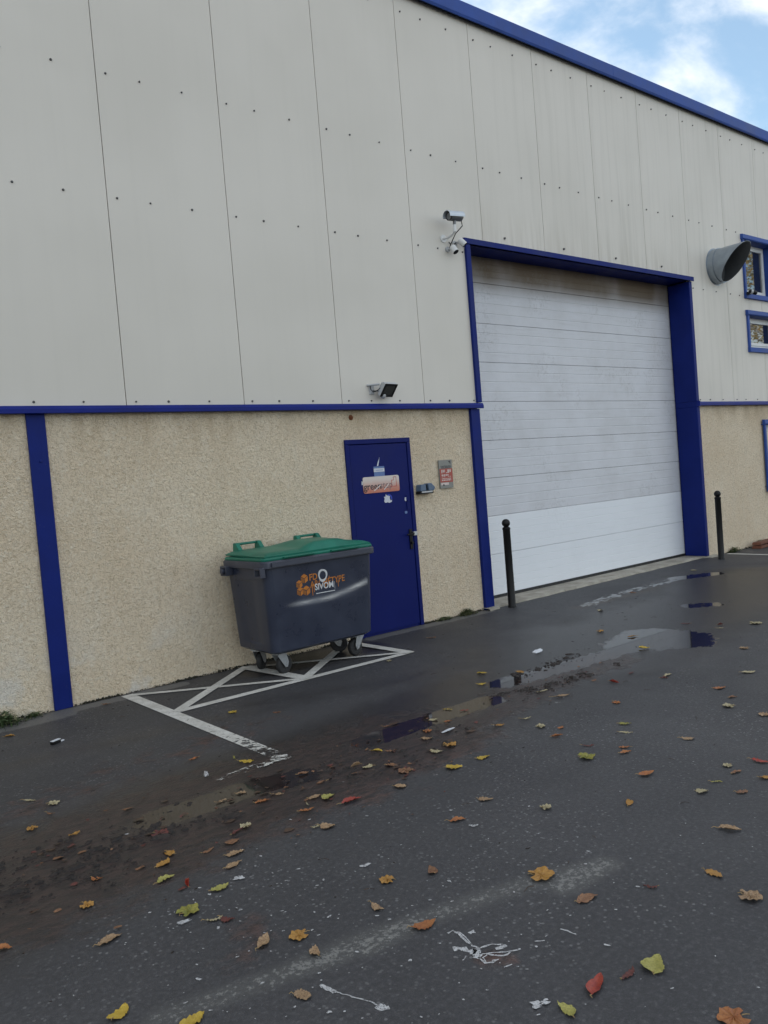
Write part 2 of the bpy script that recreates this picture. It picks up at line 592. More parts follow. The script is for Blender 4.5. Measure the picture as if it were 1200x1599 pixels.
# ------------------------------------------------------------------ world, sun
w = bpy.data.worlds.new('World')
scene.world = w
w.use_nodes = True
nt = w.node_tree
bg = nt.nodes['Background']
SUN_EL, SUN_AZ = R(27), R(-18)          # azimuth from +Y (behind the shed) towards +X
sky = nt.nodes.new('ShaderNodeTexSky')
sky.sky_type = 'NISHITA'
sky.sun_disc = False
sky.sun_elevation = SUN_EL
sky.sun_rotation = SUN_AZ
sky.air_density = 1.0
sky.dust_density = .5
tc = nt.nodes.new('ShaderNodeTexCoord')
mp = nt.nodes.new('ShaderNodeMapping')
mp.inputs['Scale'].default_value = (1.0, 1.0, 1.9)
mp.inputs['Location'].default_value = (2.2, 7.1, 1.7)
nt.links.new(tc.outputs['Generated'], mp.inputs['Vector'])
cn = nt.nodes.new('ShaderNodeTexNoise')
cn.inputs['Scale'].default_value = 3.1
cn.inputs['Detail'].default_value = 7
cn.inputs['Roughness'].default_value = .56
cn.inputs['Distortion'].default_value = .25
nt.links.new(mp.outputs[0], cn.inputs['Vector'])
cr = nt.nodes.new('ShaderNodeMapRange')
cr.interpolation_type = 'SMOOTHSTEP'
cr.inputs['From Min'].default_value = .40
cr.inputs['From Max'].default_value = .59
cr.inputs['To Min'].default_value = .16
nt.links.new(cn.outputs['Fac'], cr.inputs['Value'])
mx = nt.nodes.new('ShaderNodeMix')
mx.data_type = 'RGBA'
nt.links.new(cr.outputs[0], mx.inputs[0])
hs = nt.nodes.new('ShaderNodeHueSaturation')
hs.inputs['Saturation'].default_value = 1.22
hs.inputs['Value'].default_value = 1.45
hs.inputs['Hue'].default_value = .488
nt.links.new(sky.outputs[0], hs.inputs['Color'])
nt.links.new(hs.outputs[0], mx.inputs[6])
mx.inputs[7].default_value = (9.3, 9.2, 9.1, 1)
nt.links.new(mx.outputs[2], bg.inputs['Color'])
bg.inputs['Strength'].default_value = .10

sun = bpy.data.lights.new('sun', 'SUN')
sun.energy = 3.0
sun.angle = R(.5)
sun.color = (1, .94, .85)
so = bpy.data.objects.new('sun', sun)
COL.objects.link(so)
sd = Vector((math.sin(SUN_AZ) * math.cos(SUN_EL), math.cos(SUN_AZ) * math.cos(SUN_EL), math.sin(SUN_EL)))
so.rotation_euler = (-sd).to_track_quat('-Z', 'Y').to_euler()
so.location = sd * 30

scene.view_settings.view_transform = 'Standard'
scene.view_settings.look = 'None'
scene.view_settings.exposure = 0.63
scene.view_settings.gamma = 1

# ------------------------------------------------------------------ ground
xs = np.concatenate([[-120, -60, -30, -15, -7, -4, -3], np.arange(-2.6, 16.0, .04), [17, 19, 23, 30, 45, 70, 120]])
ys = np.concatenate([[-120, -60, -30, -18, -12, -9, -7.5], np.arange(-6.8, .3, .04), [1, 4, 12, 30, 60, 120]])
X, Y = np.meshgrid(xs, ys)


def cap_field(pts, r, strength=1.0, soft=1.0, px=True):
    P = [G(*p) for p in pts] if px else pts
    best = np.zeros_like(X)
    for a, b in zip(P[:-1], P[1:]):
        ax, ay = a
        dx, dy = b[0] - ax, b[1] - ay
        L = dx * dx + dy * dy + 1e-9
        tt = np.clip(((X - ax) * dx + (Y - ay) * dy) / L, 0, 1)
        d = np.hypot(X - ax - tt * dx, Y - ay - tt * dy)
        v = strength * np.clip(1.0 - (d / r - (1 - soft)) / soft, 0, 1) if soft < 1 else strength * np.clip(1 - d / r, 0, 1)
        best = np.maximum(best, v)
    return best


def poly_field(pts, soft):
    P = np.array([G(*p) for p in pts])
    inside = np.zeros(X.shape, bool)
    dmin = np.full(X.shape, 1e9)
    n = len(P)
    for i in range(n):
        a, b = P[i], P[(i + 1) % n]
        cond = ((a[1] > Y) != (b[1] > Y)) & (X < (b[0] - a[0]) * (Y - a[1]) / (b[1] - a[1] + 1e-12) + a[0])
        inside ^= cond
        d_ = b - a
        L = d_ @ d_ + 1e-9
        tt = np.clip(((X - a[0]) * d_[0] + (Y - a[1]) * d_[1]) / L, 0, 1)
        dmin = np.minimum(dmin, np.hypot(X - a[0] - tt * d_[0], Y - a[1] - tt * d_[1]))
    s = np.where(inside, dmin, -dmin)
    return np.clip(.5 + s / soft * .5, 0, 1)


mud_f = np.maximum.reduce([
    cap_field([(-900, 1650), (-80, 1420), (120, 1345), (300, 1268), (470, 1215), (640, 1150)], .85, 1.05, .85),
    cap_field([(640, 1150), (760, 1110), (860, 1060), (950, 1030)], .36, 1.0, .7),
    cap_field([(380, 1225), (520, 1180), (660, 1140)], .45, 1.0, .7),
    cap_field([(400, 1440), (380, 1500)], .16, .62),
    cap_field([(770, 1500), (800, 1500)], .10, .7),
    cap_field([(-700, 1450), (-60, 1300), (200, 1200), (400, 1130)], .55, .42),
])
wet_f = np.maximum.reduce([
    poly_field([(938, 1006), (975, 985), (1020, 981), (1075, 984), (1118, 990), (1120, 1010), (1080, 1013), (1010, 1016), (968, 1024), (945, 1030)], .22),
    cap_field([(785, 1068), (850, 1050), (930, 1028), (960, 1018)], .24, .70, .6),
    cap_field([(575, 1158), (640, 1135), (690, 1118), (765, 1094)], .20, .80, .6),
    cap_field([(250, 1278), (330, 1252), (400, 1228), (470, 1212)], .22, .74, .6),
    cap_field([(915, 945), (985, 922), (1050, 907)], .30, .555, .8),
    cap_field([(1060, 903), (1115, 896)], .26, .74, .6),
    cap_field([(1080, 946), (1112, 944)], .24, .66, .6),
])
damp_shade_f = np.maximum.reduce([
    cap_field([(-900, 1650), (-100, 1430), (300, 1260), (600, 1150), (900, 1030)], 1.0, 1.0, .7),
    cap_field([(400, 1100), (640, 1060), (850, 1010)], .6, .55),
    cap_field([(900, 1020), (1050, 960), (1190, 900)], 1.5, .95, .7),
    cap_field([(420, 1045), (560, 1012)], .42, 1.0, .6),  # shade under the bin, painted in with the damp ground
    cap_field([(0, 1200), (300, 1130), (500, 1090)], .5, .5),
    .25 * (X > -50)])
silt_f = np.maximum.reduce([
    cap_field([(690, 1130), (760, 1098)], .22, .8, .6),
    cap_field([(240, 1285), (380, 1235)], .26, .75, .6),
    cap_field([(900, 950), (1040, 915)], .35, .62),
    cap_field([(-40, 1440), (120, 1400)], .4, .45),
    cap_field([(1130, 950), (1199, 930)], .5, .5)])
chalk_f = np.maximum.reduce([
    cap_field([(250, 1592), (480, 1508), (560, 1470), (650, 1440), (760, 1400), (860, 1370), (950, 1348)], .10, .80, .8),
    cap_field([(470, 1510), (530, 1490)], .09, 1.0, .7), cap_field([(570, 1480), (640, 1445)], .09, .95, .7), cap_field([(880, 1385), (945, 1350)], .10, .95, .7)])
edge_f = np.clip(1 - np.abs(Y + .10) / .16, 0, 1) * (X < 6.8) * (1 - .6 * ((X > 2.9) & (X < 4.9)))
edge_f = np.maximum(edge_f, .8 * np.clip(1 - np.abs(Y + .2) / .25, 0, 1) * (X < 1.9))
gz = np.where(Y < .1, .010 * np.sin(X * .9 + Y * .7) * np.clip(-Y / 1.5, 0, 1) * (np.abs(X) < 16), 0.0)
gz = gz - .006 * np.clip(wet_f * 1.5, 0, 1)
me = bpy.data.meshes.new('asphalt_yard')
ny, nx = X.shape
idx = np.arange(nx * ny).reshape(ny, nx)
F = np.stack([idx[:-1, :-1], idx[:-1, 1:], idx[1:, 1:], idx[1:, :-1]], -1).reshape(-1, 4)
me.from_pydata(np.stack([X.ravel(), Y.ravel(), np.zeros(nx * ny)], -1).tolist(), [], F.tolist())
for nm_, fld in (('mud', mud_f), ('wet', wet_f), ('damp_shade', damp_shade_f), ('silt', silt_f), ('chalk', chalk_f), ('edge', edge_f)):
    at = me.attributes.new(nm_, 'FLOAT', 'POINT')
    at.data.foreach_set('value', fld.ravel().astype(np.float32))
me.materials.append(M_ASPH)
me.polygons.foreach_set('use_smooth', [True] * len(me.polygons))
yard = bpy.data.objects.new('asphalt_yard', me)
COL.objects.link(yard)
struct(yard)
yard['label'] = 'wet dark asphalt yard with muddy band and puddles in front of the shed'

# ------------------------------------------------------------------ painted marking


def strip(mb, a, b, w0, w1, z, wear):
    """one painted bar from a to b, kept in short pieces so wear can vary"""
    a, b = Vector((*a, 0)), Vector((*b, 0))
    d = b - a
    L = d.length
    n = max(2, int(L / .06))
    s = Vector((-d.y, d.x, 0)).normalized()
    rows = []
    for i in range(n + 1):
        k = i / n
        p = a + d * k
        hw = (w0 + (w1 - w0) * k) / 2
        rows.append([(*(p + s * hw).xy, z), (*(p - s * hw).xy, z)])
        wv_ = wear(k) if callable(wear) else wear
        mb.wear += [wv_, wv_]
    mb.grid(rows, smooth=False)


def marking(name, strips, label):
    mb = MB()
    mb.wear = []
    for s in strips:
        strip(mb, *s)
    o = mb.build(name, M_MARK, fixn=False)
    at = o.data.attributes.new('wear', 'FLOAT', 'POINT')
    at.data.foreach_set('value', mb.wear)
    # face up
    import bmesh
    bm = bmesh.new(); bm.from_mesh(o.data)
    for f in bm.faces:
        f.normal_update()
        if f.normal.z < 0:
            f.normal_flip()
    bm.to_mesh(o.data); bm.free()
    tag(o, label, 'road marking')
    return o


mA, mB_, mC, mD, mE, mF = (2.38, -.09), (2.43, -.93), (3.60, -.935), (3.50, -.06), (4.74, -.965), (4.68, -.05)
marking('bay_marking', [
    ((2.37, -.05), (2.42, -2.50), .10, .10, .004, lambda k: 0 if k < .45 else (k - .45) * 1.35),
    ((2.46, -2.51), (1.93, -2.515), .085, .075, .0048, lambda k: .58 + .22 * k),
    ((2.42, -.93), (4.78, -.965), .085, .08, .0056, .12),
    ((2.40, -.10), (3.58, -.92), .06, .06, .0064, .15),
    (mB_, (3.52, -.04), .085, .085, .0072, .08),
    ((3.50, -.05), (3.61, -.96), .13, .11, .008, .05),
    (mC, (4.68, -.04), .085, .085, .0088, .1),
    ((3.52, -.10), (4.72, -.95), .06, .06, .0096, .18),
    ((4.70, -.05), (4.74, -1.0), .10, .10, .0104, .12),
], 'white painted bay with crossed diagonals on the asphalt under the wheeled bin')
marking('parking_line', [((12.29, -.06), (12.22, -2.6), .09, .09, .004, .15)],
        'thin white painted parking line behind the far bollard at the right')

# ------------------------------------------------------------------ warehouse
shed = thing('warehouse', 'grey clad industrial shed with sand coloured plinth and ultramarine blue trim', 'warehouse')
XL, XR, YB = -9.0, 26.0, 22.0


def wall_cells(mb, xs_, zs_, holes, y0, y1, mi=0):
    """wall slab with rectangular openings: front, back and opening reveals"""
    def solid(i, j):
        if i < 0 or j < 0 or i >= len(xs_) - 1 or j >= len(zs_) - 1:
            return False
        cx, cz = (xs_[i] + xs_[i + 1]) / 2, (zs_[j] + zs_[j + 1]) / 2
        return not any(a < cx < b and c < cz < d for a, b, c, d in holes)
    for i in range(len(xs_) - 1):
        for j in range(len(zs_) - 1):
            if not solid(i, j):
                continue
            a, b, c_, d = xs_[i], xs_[i + 1], zs_[j], zs_[j + 1]
            mb.poly([(a, y0, c_), (b, y0, c_), (b, y0, d), (a, y0, d)], mi)
            mb.poly([(a, y1, c_), (a, y1, d), (b, y1, d), (b, y1, c_)], mi)
            if not solid(i - 1, j):
                mb.poly([(a, y1, c_), (a, y0, c_), (a, y0, d), (a, y1, d)], mi)
            if not solid(i + 1, j):
                mb.poly([(b, y0, c_), (b, y1, c_), (b, y1, d), (b, y0, d)], mi)
            if not solid(i, j - 1):
                mb.poly([(a, y0, c_), (a, y1, c_), (b, y1, c_), (b, y0, c_)], mi)
            if not solid(i, j + 1):
                mb.poly([(a, y0, d), (b, y0, d), (b, y1, d), (a, y1, d)], mi)


DOOR = (4.90, 5.785, -.1, 2.09)
GAR = (6.90, 11.77, -.1, 4.36)
WIN3 = (13.87, 15.2, .99, 2.07)
WIN1 = (13.50, 14.52, 4.29, 5.20)
WIN2 = (13.52, 14.62, 3.385, 3.93)

mb = MB()
wall_cells(mb, [XL, DOOR[0], DOOR[1], GAR[0], GAR[1], WIN3[0], WIN3[1], XR], [-.1, .99, 2.07, 2.09, 2.44],
           [DOOR, GAR, WIN3], .012, .30)
mb.build('rendered_plinth', M_REND, shed, fixn=False)

mb = MB()
joints = [2.62 + 1.1425 * k for k in range(-10, 21)]
g = .0035
for a, b in zip(joints[:-1], joints[1:]):
    x0, x1 = a + g, b - g
    cuts = sorted(set([x0, x1] + [x for h in (GAR, WIN1, WIN2) for x in h[:2] if x0 < x < x1]))
    wall_cells(mb, cuts, [2.455, 3.385, 3.93, 4.29, 4.36, 5.20, 7.05], [(GAR[0], GAR[1], 0, 4.36), WIN1, WIN2], -.012, .05)
    for z in (2.497, 4.24, 5.292, 6.81):
        for off in (.087, .385, .78):
            sx_ = a + off
            if any(h[0] - .06 < sx_ < h[1] + .06 and h[2] - .05 < z < h[3] + .1 for h in (GAR, WIN1, WIN2)):
                continue
            rr = random.uniform(.0085, .012)
            mb.cyl((sx_, -.012, z), (sx_, -.020, z), rr, rr * .8, 8, 1)
            mb.cyl((sx_, -.020, z), (sx_, -.026, z), rr * .55, rr * .5, 6, 1)
    if GAR[0] < a + .4 < GAR[1] - .3:
        sx_ = a + .385
        mb.cyl((sx_, -.012, 4.49), (sx_, -.03, 4.49), .016, .012, 8, 1)
mb.build('metal_cladding', [M_CLAD, M_SCREW], shed, fixn=False)

mb = MB()
wall_cells(mb, [XL, GAR[0], GAR[1], WIN1[0], WIN2[0], WIN1[1], WIN2[1], XR], [2.445, 3.385, 3.93, 4.29, 4.37, 5.20, 7.05],
           [(GAR[0], GAR[1], 0, 4.37), WIN1, WIN2], .052, .12)
mb.build('cladding_backing', M_DARK, shed, fixn=False)

mb = MB()
mb.box(XL, XL + .2, .31, YB, -.1, 7.05)
mb.box(XR - .2, XR, .31, YB, -.1, 7.05)
mb.box(XL, XR, YB, YB + .2, -.1, 7.05)
mb.build('rear_wall', M_CLAD, shed)
mb = MB()
mb.box(XL - .1, XR + .1, -.06, YB + .2, 7.055, 7.12)
mb.build('roof', M_GALV, shed)

# fascia with a folded profile and lapped joints, black strip as its ribbed shadow
mb = MB()
fx = [XL - .1] + [10.0 + 3.0 * k - 18 for k in range(0, 15)] + [XR + .1]
fx = sorted(x for x in set(fx) if XL - .1 <= x <= XR + .1)
for k, (a, b) in enumerate(zip(fx[:-1], fx[1:])):
    o_ = .0015 * (k % 2)
    mb.prism([(-.075 - o_, 6.99), (-.088 - o_, 7.015), (-.088 - o_, 7.165), (-.06, 7.19 + o_), (.15, 7.19 + o_), (.15, 7.125), (-.065, 7.125), (-.065, 6.99)], 'x', a, b)
mb.build('fascia', M_FASCIA, shed)
mb = MB()
rows = []
for k in range(int((XR - XL) / .045)):
    x = XL + k * .045
    zb = 6.972 if k % 2 else 6.988
    rows.append([(x, -.05, zb), (x, -.05, 7.0), (x, -.02, 7.0)])
    rows.append([(x + .036, -.05, zb), (x + .036, -.05, 7.0), (x + .036, -.02, 7.0)])
mb.grid(rows, smooth=False)
mb.build('fascia_shadow_strip', M_DARK, shed)

# blue drip rail over the plinth
mb = MB()
prof = [(.01, 2.408), (-.058, 2.398), (-.066, 2.403), (-.066, 2.436), (-.05, 2.462), (.01, 2.470)]
mb.prism(prof, 'x', XL, 6.935)
mb.build('drip_rail', M_RAILB, shed)
mb = MB()
mb.prism(prof, 'x', 11.74, XR)
mb.box(11.735, 11.755, -.069, .0, 2.39, 2.475)
mb.build('drip_rail', M_RAILB, shed)

# blue posts
mb = MB()
mb.box(1.792, 1.937, -.012, .02, 0, 2.407)
mb.cyl((1.87, -.012, 2.02), (1.87, -.02, 2.02), .012, n=8)
mb.build('blue_post', M_BLUE, shed, bevel=.004)
mb = MB()
mb.box(6.752, 6.898, -.030, .02, 0, 2.397)
mb.build('blue_post', M_BLUE, shed, bevel=.004)
mb = MB()
mb.box(6.862, 6.936, -.045, .00, 2.471, 4.335)
mb.build('door_jamb', M_BLUE, shed, bevel=.004)
mb = MB()
mb.box(6.80, 6.897, .022, .40, 0, 4.33)
mb.build('door_reveal', M_BLUE, shed)
mb = MB()
mb.box(11.728, 11.806, -.022, .34, .03, 2.39)
mb.box(11.728, 11.806, -.022, .34, 2.478, 4.335)
mb.box(11.732, 11.80, -.018, .34, 2.39, 2.478)
mb.box(11.765, 11.83, .342, .45, 0, 4.335)
mb.build('door_jamb', M_BLUE, shed, bevel=.006)
mb = MB()
mb.prism([(-.055, 4.337), (-.055, 4.402), (-.014, 4.412), (-.014, 4.374), (.45, 4.374), (.45, 4.360), (-.042, 4.360), (-.042, 4.337)], 'x', 6.845, 11.822)
mb.build('door_lintel', M_BLUE, shed, bevel=.003)

# sectional overhead door: each section a leaf that folds
gdoor = MB()
gdoor.box(6.90, 11.765, .43, .46, 0, 4.345)
gdoor.box(6.91, 11.76, .365, .42, .015, .062, 0)
gd = gdoor.build('garage_door', M_RUBBER, shed)
ZS = [.062, .582, 1.073, 1.556, 2.035, 2.53, 3.03, 3.52, 4.03, 4.368]
for k, (z0, z1) in enumerate(zip(ZS[:-1], ZS[1:])):
    new = k < 2
    n = 5 if new else 4
    pr = [(.425, z0 + .0018), (.374, z0 + .0018), (.371, z0 + .005)]
    for j in range(1, n):
        z = z0 + (z1 - z0) * j / n
        gw, gd_ = (.004, .003) if new else (.007, .0022)
        if new:
            pr += [(.371, z - gw), (.371 + gd_, z - gw * .3), (.371 + gd_, z + gw * .3), (.371, z + gw)]
        else:
            pr += [(.371, z - gw), (.371 + gd_, z), (.371 - .0006, z + gw * 1.2)]
    pr += [(.371, z1 - .005), (.374, z1 - .0018), (.425, z1 - .0018)]
    mb = MB()
    mb.prism(pr, 'x', 6.915, 11.76)
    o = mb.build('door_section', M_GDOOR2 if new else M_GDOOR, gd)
    if new:
        o['label'] = 'whiter newer section'
mb = MB()
mb.box(6.93, 6.99, .35, .369, .55, .60)
mb.box(8.6, 8.9, .362, .3695, .16, .19)

# threshold slab
mb = MB()
rows = []
N = 120
for i in range(N + 1):
    x = 6.72 + (11.98 - 6.72) * i / N
    fy = -.055 + .018 * mnoise.noise((x * 3, 0, 0)) + .012 * mnoise.noise((x * 11, 3, 0)) + .10 * (i / N)
    if x > 11.72:
        fy = -.085 + .02 * mnoise.noise((x * 9, 3, 0))
    if x < 6.9:
        fy = -.12 + .02 * mnoise.noise((x * 9, 3, 0))
    rows.append([(x, fy, -.01), (x, fy + .008, .018), (x, fy + .04, .027), (x, .5, .027)])
mb.grid(rows, smooth=False)
sl = mb.build('concrete_threshold', M_CONC)
struct(sl)
sl['label'] = 'pale concrete threshold strip below the big door'

# entrance door
mb = MB()
mb.box(4.955, 5.733, .000, .05, .025, 2.035)
mb.box(4.90, 5.785, .012, .05, -.02, .024)
door = mb.build('entrance_door', M_BLUEDOOR, shed, bevel=.004)
mb = MB()
mb.box(4.898, 4.950, -.008, .06, 0, 2.04)
mb.box(5.738, 5.787, -.008, .06, 0, 2.04)
mb.box(4.898, 5.787, -.009, .06, 2.041, 2.092)
mb.build('door_frame', M_BLUEDOOR, door, bevel=.004)
mb = MB()
mb.box(5.672, 5.712, -.014, -.001, .86, 1.08)
mb.cyl((5.692, -.014, 1.03), (5.692, -.060, 1.03), .011, n=10)
mb.tube([(5.70, -.058, 1.03), (5.66, -.062, 1.028), (5.60, -.058, 1.026)], .010, 8)
mb.cyl((5.692, -.014, .93), (5.692, -.035, .93), .016, n=12)
mb.build('door_handle', M_BLACK, door, bevel=.002)
mb = MB()
mb.box(5.715, 5.765, -.040, -.0095, 1.005, 1.05)
mb.build('strike_plate', M_ALU, door, bevel=.004)
mb = MB()
mb.box(5.672, 5.700, -.010, -.001, 1.30, 1.46)
mb.cyl((5.686, -.010, 1.40), (5.686, -.020, 1.40), .012, n=10)
mb.build('lock_cover', M_BLUEDOOR, door, bevel=.003)

# windows


def window(x0, x1, z0, z1, yg, hood=True, sash=.06):
    mb = MB()
    # folded surround: hood, sill and side flanges
    mb.prism([(-.065, z1 + .005), (-.06, z1 + .072), (-.013, z1 + .080), (-.013, z1 + .001), (yg, z1 + .001), (yg, z1 - .012), (-.05, z1 - .012)], 'x', x0 - .065, x1 + .065)
    mb.prism([(-.06, z0 - .085), (-.06, z0 - .01), (yg, z0 + .012), (yg, z0 + .001), (-.013, z0 - .001), (-.013, z0 - .09)], 'x', x0 - .05, x1 + .05)
    mb.box(x0 - .045, x0 - .001, -.045, -.0125, z0 - .009, z1 - .013)
    mb.box(x1 + .001, x1 + .055, -.045, -.0125, z0 - .009, z1 - .013)
    mb.box(x0 - .0005, x0 + .012, -.042, yg, z0 + .013, z1 - .013)
    mb.box(x1 - .012, x1 + .0005, -.042, yg, z0 + .013, z1 - .013)
    wn_ = mb.build('window', M_FASCIA, shed)
    mb = MB()
    a, b, c_, d = x0 + .012, x1 - .012, z0 + .012, z1 - .012
    for (p, q, r_, s_, yy) in ((a, b, c_, d, yg - .03), (a + .045, b - .045, c_ + .045, d - .045, yg - .045)):
        th = .05
        mb.box(p, p + th, yy, yg + .04, r_, s_)
        mb.box(q - th, q, yy, yg + .04, r_, s_)
        mb.box(p + th, q - th, yy + .001, yg + .04, r_, r_ + th)
        mb.box(p + th, q - th, yy + .001, yg + .04, s_ - th, s_)
    mb.build('frame', M_PVC, wn_, bevel=.003)
    mb = MB()
    mb.box(a + .09, b - .09, yg - .02, yg + .01, c_ + .09, d - .09)
    mb.build('pane', M_GLASS, wn_)
    return wn_


window(*WIN1[:2], *WIN1[2:], .16)['label'] = 'upper recessed window with white sash beside the duct'
window(*WIN2[:2], *WIN2[2:], .13)['label'] = 'lower wide window below the other'
window(*WIN3[:2], *WIN3[2:], .13)['label'] = 'ground floor window in the plinth'

# ------------------------------------------------------------------ items on the facade
# exhaust duct
DX, DZ, DR = 12.58, 4.64, .268
duct = thing('exhaust_duct', 'grey steel exhaust duct with slanted open mouth on the cladding', 'duct', (DX, -.012, DZ))


def duct_len(a):
    s = (math.sin(a) + 1) / 2
    return .13 + .43 * s


mb = MB()
n = 48
for sgn, rr in ((1, DR), (-1, DR - .004)):
    rows = []
    for j in range(9):
        k = j / 8
        rows.append([(rr * math.cos(2 * math.pi * i / n), -duct_len(2 * math.pi * i / n) * k, rr * math.sin(2 * math.pi * i / n)) for i in range(n + 1)])
    mb.grid(rows, 0 if sgn > 0 else 1, True, flip=sgn < 0)
rows = []
for rr in (DR, DR - .004):
    rows.append([(rr * math.cos(2 * math.pi * i / n), -duct_len(2 * math.pi * i / n), rr * math.sin(2 * math.pi * i / n)) for i in range(n + 1)])
mb.grid(rows, 0, False)
mb.build('pipe', [M_GALV, M_GALVIN], duct, fixn=False)
mb = MB()
mb.lathe([(DR + .001, -.10), (DR + .012, -.10), (DR + .013, -.004), (DR + .03, -.002), (DR + .03, .0), (DR, .0)], 48, axis=(0, 1, 0))
mb.build('collar', M_GALV, duct)
mb = MB()
mb.lathe([(0, -.02), (DR - .006, -.02)], 32, axis=(0, 1, 0))
mb.build('damper', M_GALVIN, duct)


def wall_mount_cyl(mb, p, d, r, L, **k):
    p, d = Vector(p), Vector(d).normalized()
    mb.cyl(p, p + d * L, r, **k)


# large camera
cc = thing('security_camera', 'large silver bullet security camera on a wall bracket left of the big door lintel', 'security camera', (6.53, -.012, 4.36), group='security cameras')
mb = MB()
mb.cyl((0, 0, 0), (0, -.012, 0), .045, n=20)
mb.tube([(0, -.01, 0), (0, -.08, -.012), (0, -.15, .0), (0, -.20, .03)], .013, 10)
mb.cyl((0, -.20, .02), (0, -.20, .10), .02, n=14)
mb.build('bracket', M_WHITEPL, cc)
ax = Vector((-.95, .02, -.08)).normalized()
ctr = Vector((.03, -.20, .195))
back = ctr - ax * .085
mb = MB()
mb.lathe([(0, -.005), (.038, -.005), (.05, .012), (.05, .175), (.046, .19), (.0, .19)], 24, back, axis=ax)
mb.cyl(ctr + Vector((-.02, 0, -.035)), ctr + Vector((-.03, 0, -.10)), .018, n=12)
mb.build('housing', plain('camera_gunmetal', (.16, .165, .17), .4, .5), cc)
mb = MB()
mb.lathe([(.0, .186), (.034, .186), (.038, .192), (.048, .192), (.048, .178)], 24, back, axis=ax)
mb.build('lens', [M_CLENS], cc)
mb = MB()                       # sun shield: half shell
side = ax.cross(Vector((0, 0, 1))).normalized()
up = side.cross(ax)
rows = []
for rr in (.059, .062):
    for L_ in ((-.01, .225) if rr < .06 else (.225, -.01)):
        rows.append([back + ax * L_ + (side * math.cos(a) + up * math.sin(a)) * rr for a in [R(-12 + 204 * i / 20) for i in range(21)]])
mb.grid(rows, smooth=True)
mb.build('sun_shield', plain('silver_shield', (.52, .57, .62), .35, .3), cc)
mb = MB()
mb.tube([back + Vector((0, 0, -.03)), back + Vector((.01, .0, -.10)), (.05, -.16, .02), (.06, -.05, -.08), (.07, -.012, -.13)], .006, 6)
mb.build('cable', M_BLACK, cc)


def small_cam(loc, d, label, arm):
    o = thing('security_camera', label, 'security camera', loc, group='security cameras')
    d = Vector(d).normalized()
    mb = MB()
    mb.cyl((0, 0, 0), (0, -.02, 0), .032, n=16)
    mb.tube([(0, -.015, 0), arm, Vector(arm) + d * .02], .011, 8)
    mb.build('mount', M_GREYPL, o)
    mb = MB()
    p = Vector(arm) - d * .03
    mb.lathe([(0, 0), (.03, .0), (.037, .012), (.037, .085), (.033, .09)], 20, p, axis=d)
    mb.build('housing', M_WHITEPL, o)
    mb = MB()
    mb.lathe([(.034, .082), (.034, .092), (.030, .094), (.028, .088), (0, .088)], 20, p, axis=d)
    mb.build('lens', M_BLACK, o)
    return o


small_cam((6.58, -.012, 4.24), (.12, -.5, -.8), 'small white camera below the large one, pointing down over the plinth', (.03, -.075, .0))
small_cam((6.70, -.012, 4.32), (.45, -.40, -.65), 'small white camera at the lintel corner, pointing along the big door', (.05, -.07, .015))
mb = MB()
mb.tube([(6.62, -.016, 4.33), (6.60, -.05, 4.30), (6.63, -.03, 4.27), (6.70, -.045, 4.325), (6.75, -.02, 4.345)], .007, 6)
tag(mb.build('camera_cable', M_BLACK), 'short black cable looping between the three cameras by the lintel', 'cable')
o = thing('mini_camera', 'tiny black camera clipped to the corner of the upper window sill', 'security camera', (13.46, -.062, 4.27), group='security cameras')
mb = MB()
mb.box(-.03, .05, -.05, 0, -.02, .03)
mb.build('clamp', M_BLACK, o, bevel=.006)
mb = MB()
mb.lathe([(0, 0), (.03, 0), (.034, .01), (.034, .12), (.028, .13), (0, .128)], 18, (-.02, -.05, .03), axis=(.75, -.5, -.3))
mb.build('housing', M_BLACK, o)
mb = MB()
mb.lathe([(.035, .02), (.0365, .021), (.0365, .06), (.035, .061)], 18, (-.02, -.05, .03), axis=(.75, -.5, -.3))
mb.build('band', M_GREYPL, o)

# floodlight
fl = thing('floodlight', 'grey floodlight tilted down above the blue entrance door', 'floodlight', (5.30, -.012, 2.605))
mb = MB()
mb.box(-.03, .03, -.012, 0, -.04, .05)
mb.tube([(0, -.01, .0), (.05, -.06, -.01), (.06, -.10, .0)], .012, 8)
mb.build('bracket', M_GREYPL, fl)
rot = Matrix.Translation((.13, -.115, .0)) @ Matrix.Rotation(R(10), 4, 'Z') @ Matrix.Rotation(R(38), 4, 'X')
mb = MB()
mb.box(-.095, .095, -.02, .02, -.075, .075, 0, rot)
mb.box(-.07, .07, .02, .05, -.055, .055, 0, rot)
for k in range(6):
    mb.box(-.062 + k * .023, -.056 + k * .023, .05, .065, -.05, .05, 0, rot)
mb.build('lamp_body', M_GREYPL, fl, bevel=.006)
mb = MB()
for a in ((-.097, -.078, -.077, .077), (.078, .097, -.077, .077), (-.078, .078, .058, .077), (-.078, .078, -.077, -.058)):
    mb.box(a[0], a[1], -.030, -.0205, a[2], a[3], 0, rot)
mb.build('bezel', M_BLACK, fl)
mb = MB()
mb.box(-.0775, .0775, -.026, -.0208, -.0575, .0575, 0, rot)
mb.build('glass', M_LENS, fl)
mb = MB()
mb.lathe([(0, 0), (.02, .0), (.03, .02), (.03, .05), (.018, .062), (0, .064)], 18, (.075, -.07, -.035), axis=(.25, -.45, -.8))
mb.build('motion_sensor', M_GREYPL, fl)
mb = MB()
mb.cyl((-.055, 0, .055), (.04, -.10, .055), .012, n=10)
mb.build('sensor_arm', M_GREYPL, fl)
mb = MB()
mb.tube([(-.03, -.03, .05), (-.035, -.035, .01), (-.01, -.04, -.02), (.03, -.06, -.01), (.06, -.09, .02)], .005, 6)
mb.build('cable', M_BLACK, fl)

